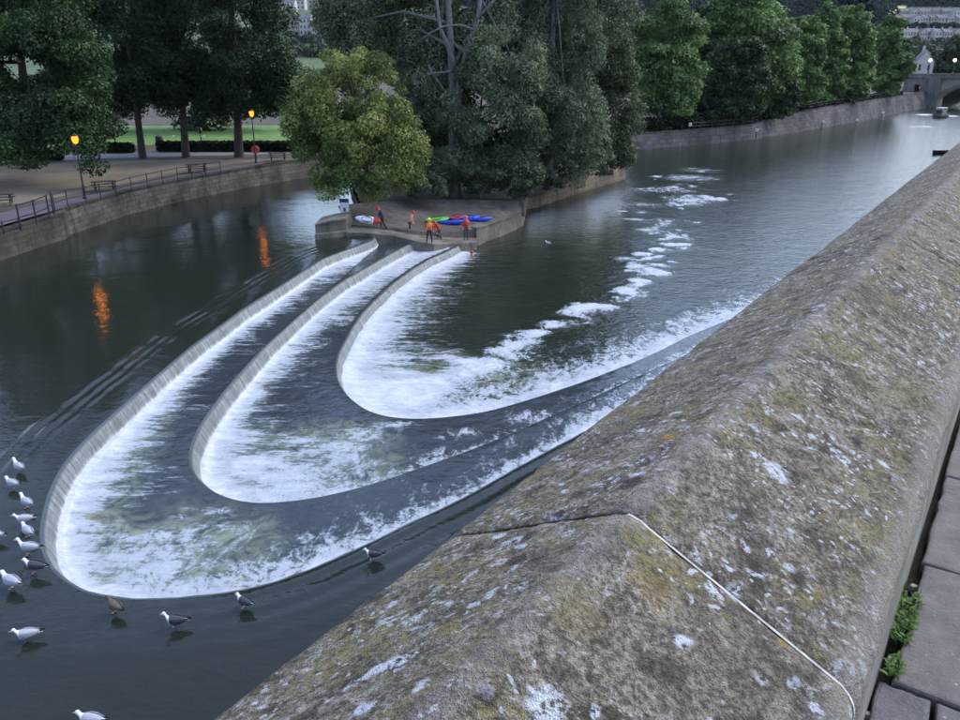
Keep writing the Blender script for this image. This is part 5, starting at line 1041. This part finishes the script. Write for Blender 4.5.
# gulls
M['gwhite'] = mat_plain('white_gull_plumage', (.74, .75, .76), .8, .06, 20); M['ggrey'] = mat_plain('pale_grey_gull_wing', (.36, .39, .43), .8, .1, 15); M['gdark'] = mat_plain('slate_gull_wing', (.055, .06, .07), .8, .15, 15)
M['gbrown'] = mat_plain('mottled_brown_plumage', (.12, .095, .075), .85, .45, 40); M['gbeak'] = mat_plain('yellow_beak', (.65, .42, .06), .5, .05, 5); M['gleg'] = mat_plain('pinkish_leg', (.42, .25, .20), .6, .05, 5); M['gblack'] = mat_plain('black_wing_tip', (.015, .015, .017), .8, .1, 10)
_gm = {}
def gull_meshes(kind, up):
    if (kind, up) in _gm: return _gm[(kind, up)]
    bodym, wingm, headm = {'pale': ('gwhite', 'ggrey', 'gwhite'), 'dark': ('gwhite', 'gdark', 'gwhite'), 'brown': ('gbrown', 'gbrown', 'gbrown')}[kind]
    def rg(x, w, h, z, n=12): return [(x, w*math.cos(a), z+h*math.sin(a)) for a in np.linspace(0, 2*math.pi, n, endpoint=False)]
    hx, hz_ = (.0, .05) if up else (0, 0)
    mb = MB(); mb.rings([rg(-.30, .035, .006, .185), rg(-.22, .05, .022, .185), rg(-.17, .06, .045, .19), rg(-.10, .083, .075, .19), rg(-.02, .098, .095, .188), rg(.06, .097, .10, .197), rg(.115, .08, .09, .222), rg(.145, .058, .065, .262+hz_*.4), rg(.16, .046, .048, .30+hz_*.8), rg(.172, .045, .046, .335+hz_), rg(.195, .043, .043, .352+hz_), rg(.222, .032, .032, .350+hz_), rg(.24, .012, .013, .343+hz_)])
    out = [('body', mb.mesh('body', M[bodym], smooth=True), (0, 0, 0))]
    mb = MB(); mb.rings([[(.235, .011*math.cos(a), .343+hz_+.013*math.sin(a)) for a in np.linspace(0, 6.283, 6, endpoint=False)], [(.27, .008*math.cos(a), .340+hz_+.011*math.sin(a)) for a in np.linspace(0, 6.283, 6, endpoint=False)], [(.292, .003*math.cos(a), .328+hz_+.004*math.sin(a)) for a in np.linspace(0, 6.283, 6, endpoint=False)]]); out.append(('beak', mb.mesh('beak', M['gbeak'] if kind != 'brown' else M['gblack']), (0, 0, 0)))
    mb = MB(); mb.rings([[(x, (w+.006)*math.cos(a), z+(h+.008)*math.sin(a)) for a in np.linspace(.35, math.pi-.35, 9)] for x, w, h, z in ((.10, .085, .092, .215), (.05, .098, .10, .197), (-.02, .098, .095, .19), (-.10, .083, .075, .192), (-.17, .06, .048, .192), (-.215, .05, .026, .188))], False, False); out.append(('mantle', mb.mesh('mantle', M[wingm], smooth=True), (0, 0, 0)))
    for s in (-1, 1):
        rs = []
        for x, y, z, hh, th in ((.115, .07, .235, .018, .008), (.08, .092, .228, .055, .014), (.0, .099, .222, .075, .016), (-.1, .088, .218, .066, .016), (-.19, .058, .212, .04, .013), (-.25, .04, .209, .024, .01)):
            rs.append([(x, s*(y-hh*.25*math.sin(a)*(1 if math.sin(a) > 0 else .2)+th*math.cos(a)), z+hh*math.sin(a)) for a in np.linspace(0, 2*math.pi, 10, endpoint=False)])
        mb = MB(); mb.rings(rs); out.append(('wing', mb.mesh('wing', M[wingm], smooth=True), (0, 0, 0)))
        mb = MB(); mb.rings([[(x, s*(y+th*math.cos(a)), z+hh*math.sin(a)) for a in np.linspace(0, 6.283, 8, endpoint=False)] for x, y, z, hh, th in ((-.22, .046, .211, .03, .012), (-.29, .022, .208, .016, .008), (-.345, .006, .21, .004, .003))]); out.append(('wing_tip', mb.mesh('wing_tip', M['gblack']), (0, 0, 0)))
        mb = MB(); mb.tube([(.02, s*.035, .11), (.01, s*.036, .06), (.02, s*.036, -.02)], [.012, .006, .006], 6); mb.add([(.015, s*.036, .006), (.08, s*.036-.03, .004), (.085, s*.036+.03, .004), (.015, s*.036, -.01), (.08, s*.036-.03, -.01), (.085, s*.036+.03, -.01)], [(0, 1, 2), (3, 5, 4), (0, 3, 4, 1), (1, 4, 5, 2), (2, 5, 3, 0)]); out.append(('leg', mb.mesh('leg', M['gleg']), (0, 0, 0)))
    for s in (-1, 1): mb = MB(); mb.lathe((.207, s*.038, .36+hz_), [(.001, -.006), (.006, 0), (.001, .006)], 6); out.append(('eye', mb.mesh('eye', M['gblack']), (0, 0, 0)))
    _gm[(kind, up)] = out; return out
def gull(px, py, kind, heading, label, up=False, z=-.01, s=1.):
    p = at(px, py, z); e = empty('gull', p, R(heading)); e.scale = (s,)*3; tag(e, label, 'gull', 'gulls on the weir sill')
    for nm, me, lc in gull_meshes(kind, up): link(nm, me, e)
GL = [(20,472,'pale',150,'upright white gull farthest along the sill at the left, first of the line',True,1.),(13.5,489,'pale',178,'grey-backed gull second in the line at the left edge',False,1.),(28,508,'pale',140,'upright white gull third in the line, facing away',True,1.),(25,525,'pale',182,'pale gull fourth in the line on the sill',False,1.),(29,537,'pale',170,'pale gull fifth in the line, close behind the fourth',False,1.),(30,554.5,'pale',176,'large pale gull sixth in the line, nearest the fall',False,1.12),(36,573,'dark',165,'slate-backed gull at the bend of the outer fall',False,1.08),(13,589,'pale',172,'large grey gull standing apart by the left edge',False,1.18),(28,642,'pale',185,'lone pale gull in the still water at lower left',False,1.05),(116,613,'brown',160,'mottled brown young gull just behind the outer crest',False,1.),(176,628,'dark',178,'slate-backed gull nearest the parapet corner, left of the other two',False,1.02),(245,608,'dark',176,'slate-backed gull in the middle of the near sill',False,.92),(373,560,'dark',178,'slate-backed gull farthest right on the near sill',False,.9),(-4,541,'pale',180,'gull cut by the left edge of the picture',False,1.),(92,728,'pale',170,'gull whose back shows at the bottom edge of the picture',False,1.05)]
for i, g in enumerate(GL): gull(g[0], g[1], g[2], g[3]+(0, -18, 12, 22, -25, 8, 15, -12, 20, -10, 14, -20, 6, 0, 10)[i], g[4], g[5] or i in (5, 10), .012, g[6])
gull(548, 245.5, 'pale', 150, 'tiny white gull floating on the lower river past the platform', False, LOWZ-.08)
gull(203, 138.5, 'pale', 20, 'white gull standing on the lawn by the thin lamp post', False, BZ+.02, 1.1); gull(175, 139, 'pale', 160, 'white gull on the lawn right of the litter bin', False, BZ+.02, 1.1)

# ------------------------------------------------------------------ air
M['haze'] = NT('evening_haze'); hv = M['haze'].n('ShaderNodeVolumePrincipled'); hv.inputs['Color'].default_value = (.72, .80, .92, 1); hv.inputs['Density'].default_value = .000032; hv.inputs['Anisotropy'].default_value = .2
M['haze'].l(hv.outputs[0], M['haze'].out.inputs['Volume']); M['haze'] = M['haze'].mat; M['haze'].cycles.homogeneous_volume = True
mb = MB(); mb.box((100, 1500, 235), (5400, 3700, 480)); tag(mb.build('haze', M['haze']), 'thin evening haze over the valley', 'haze', kind='stuff')
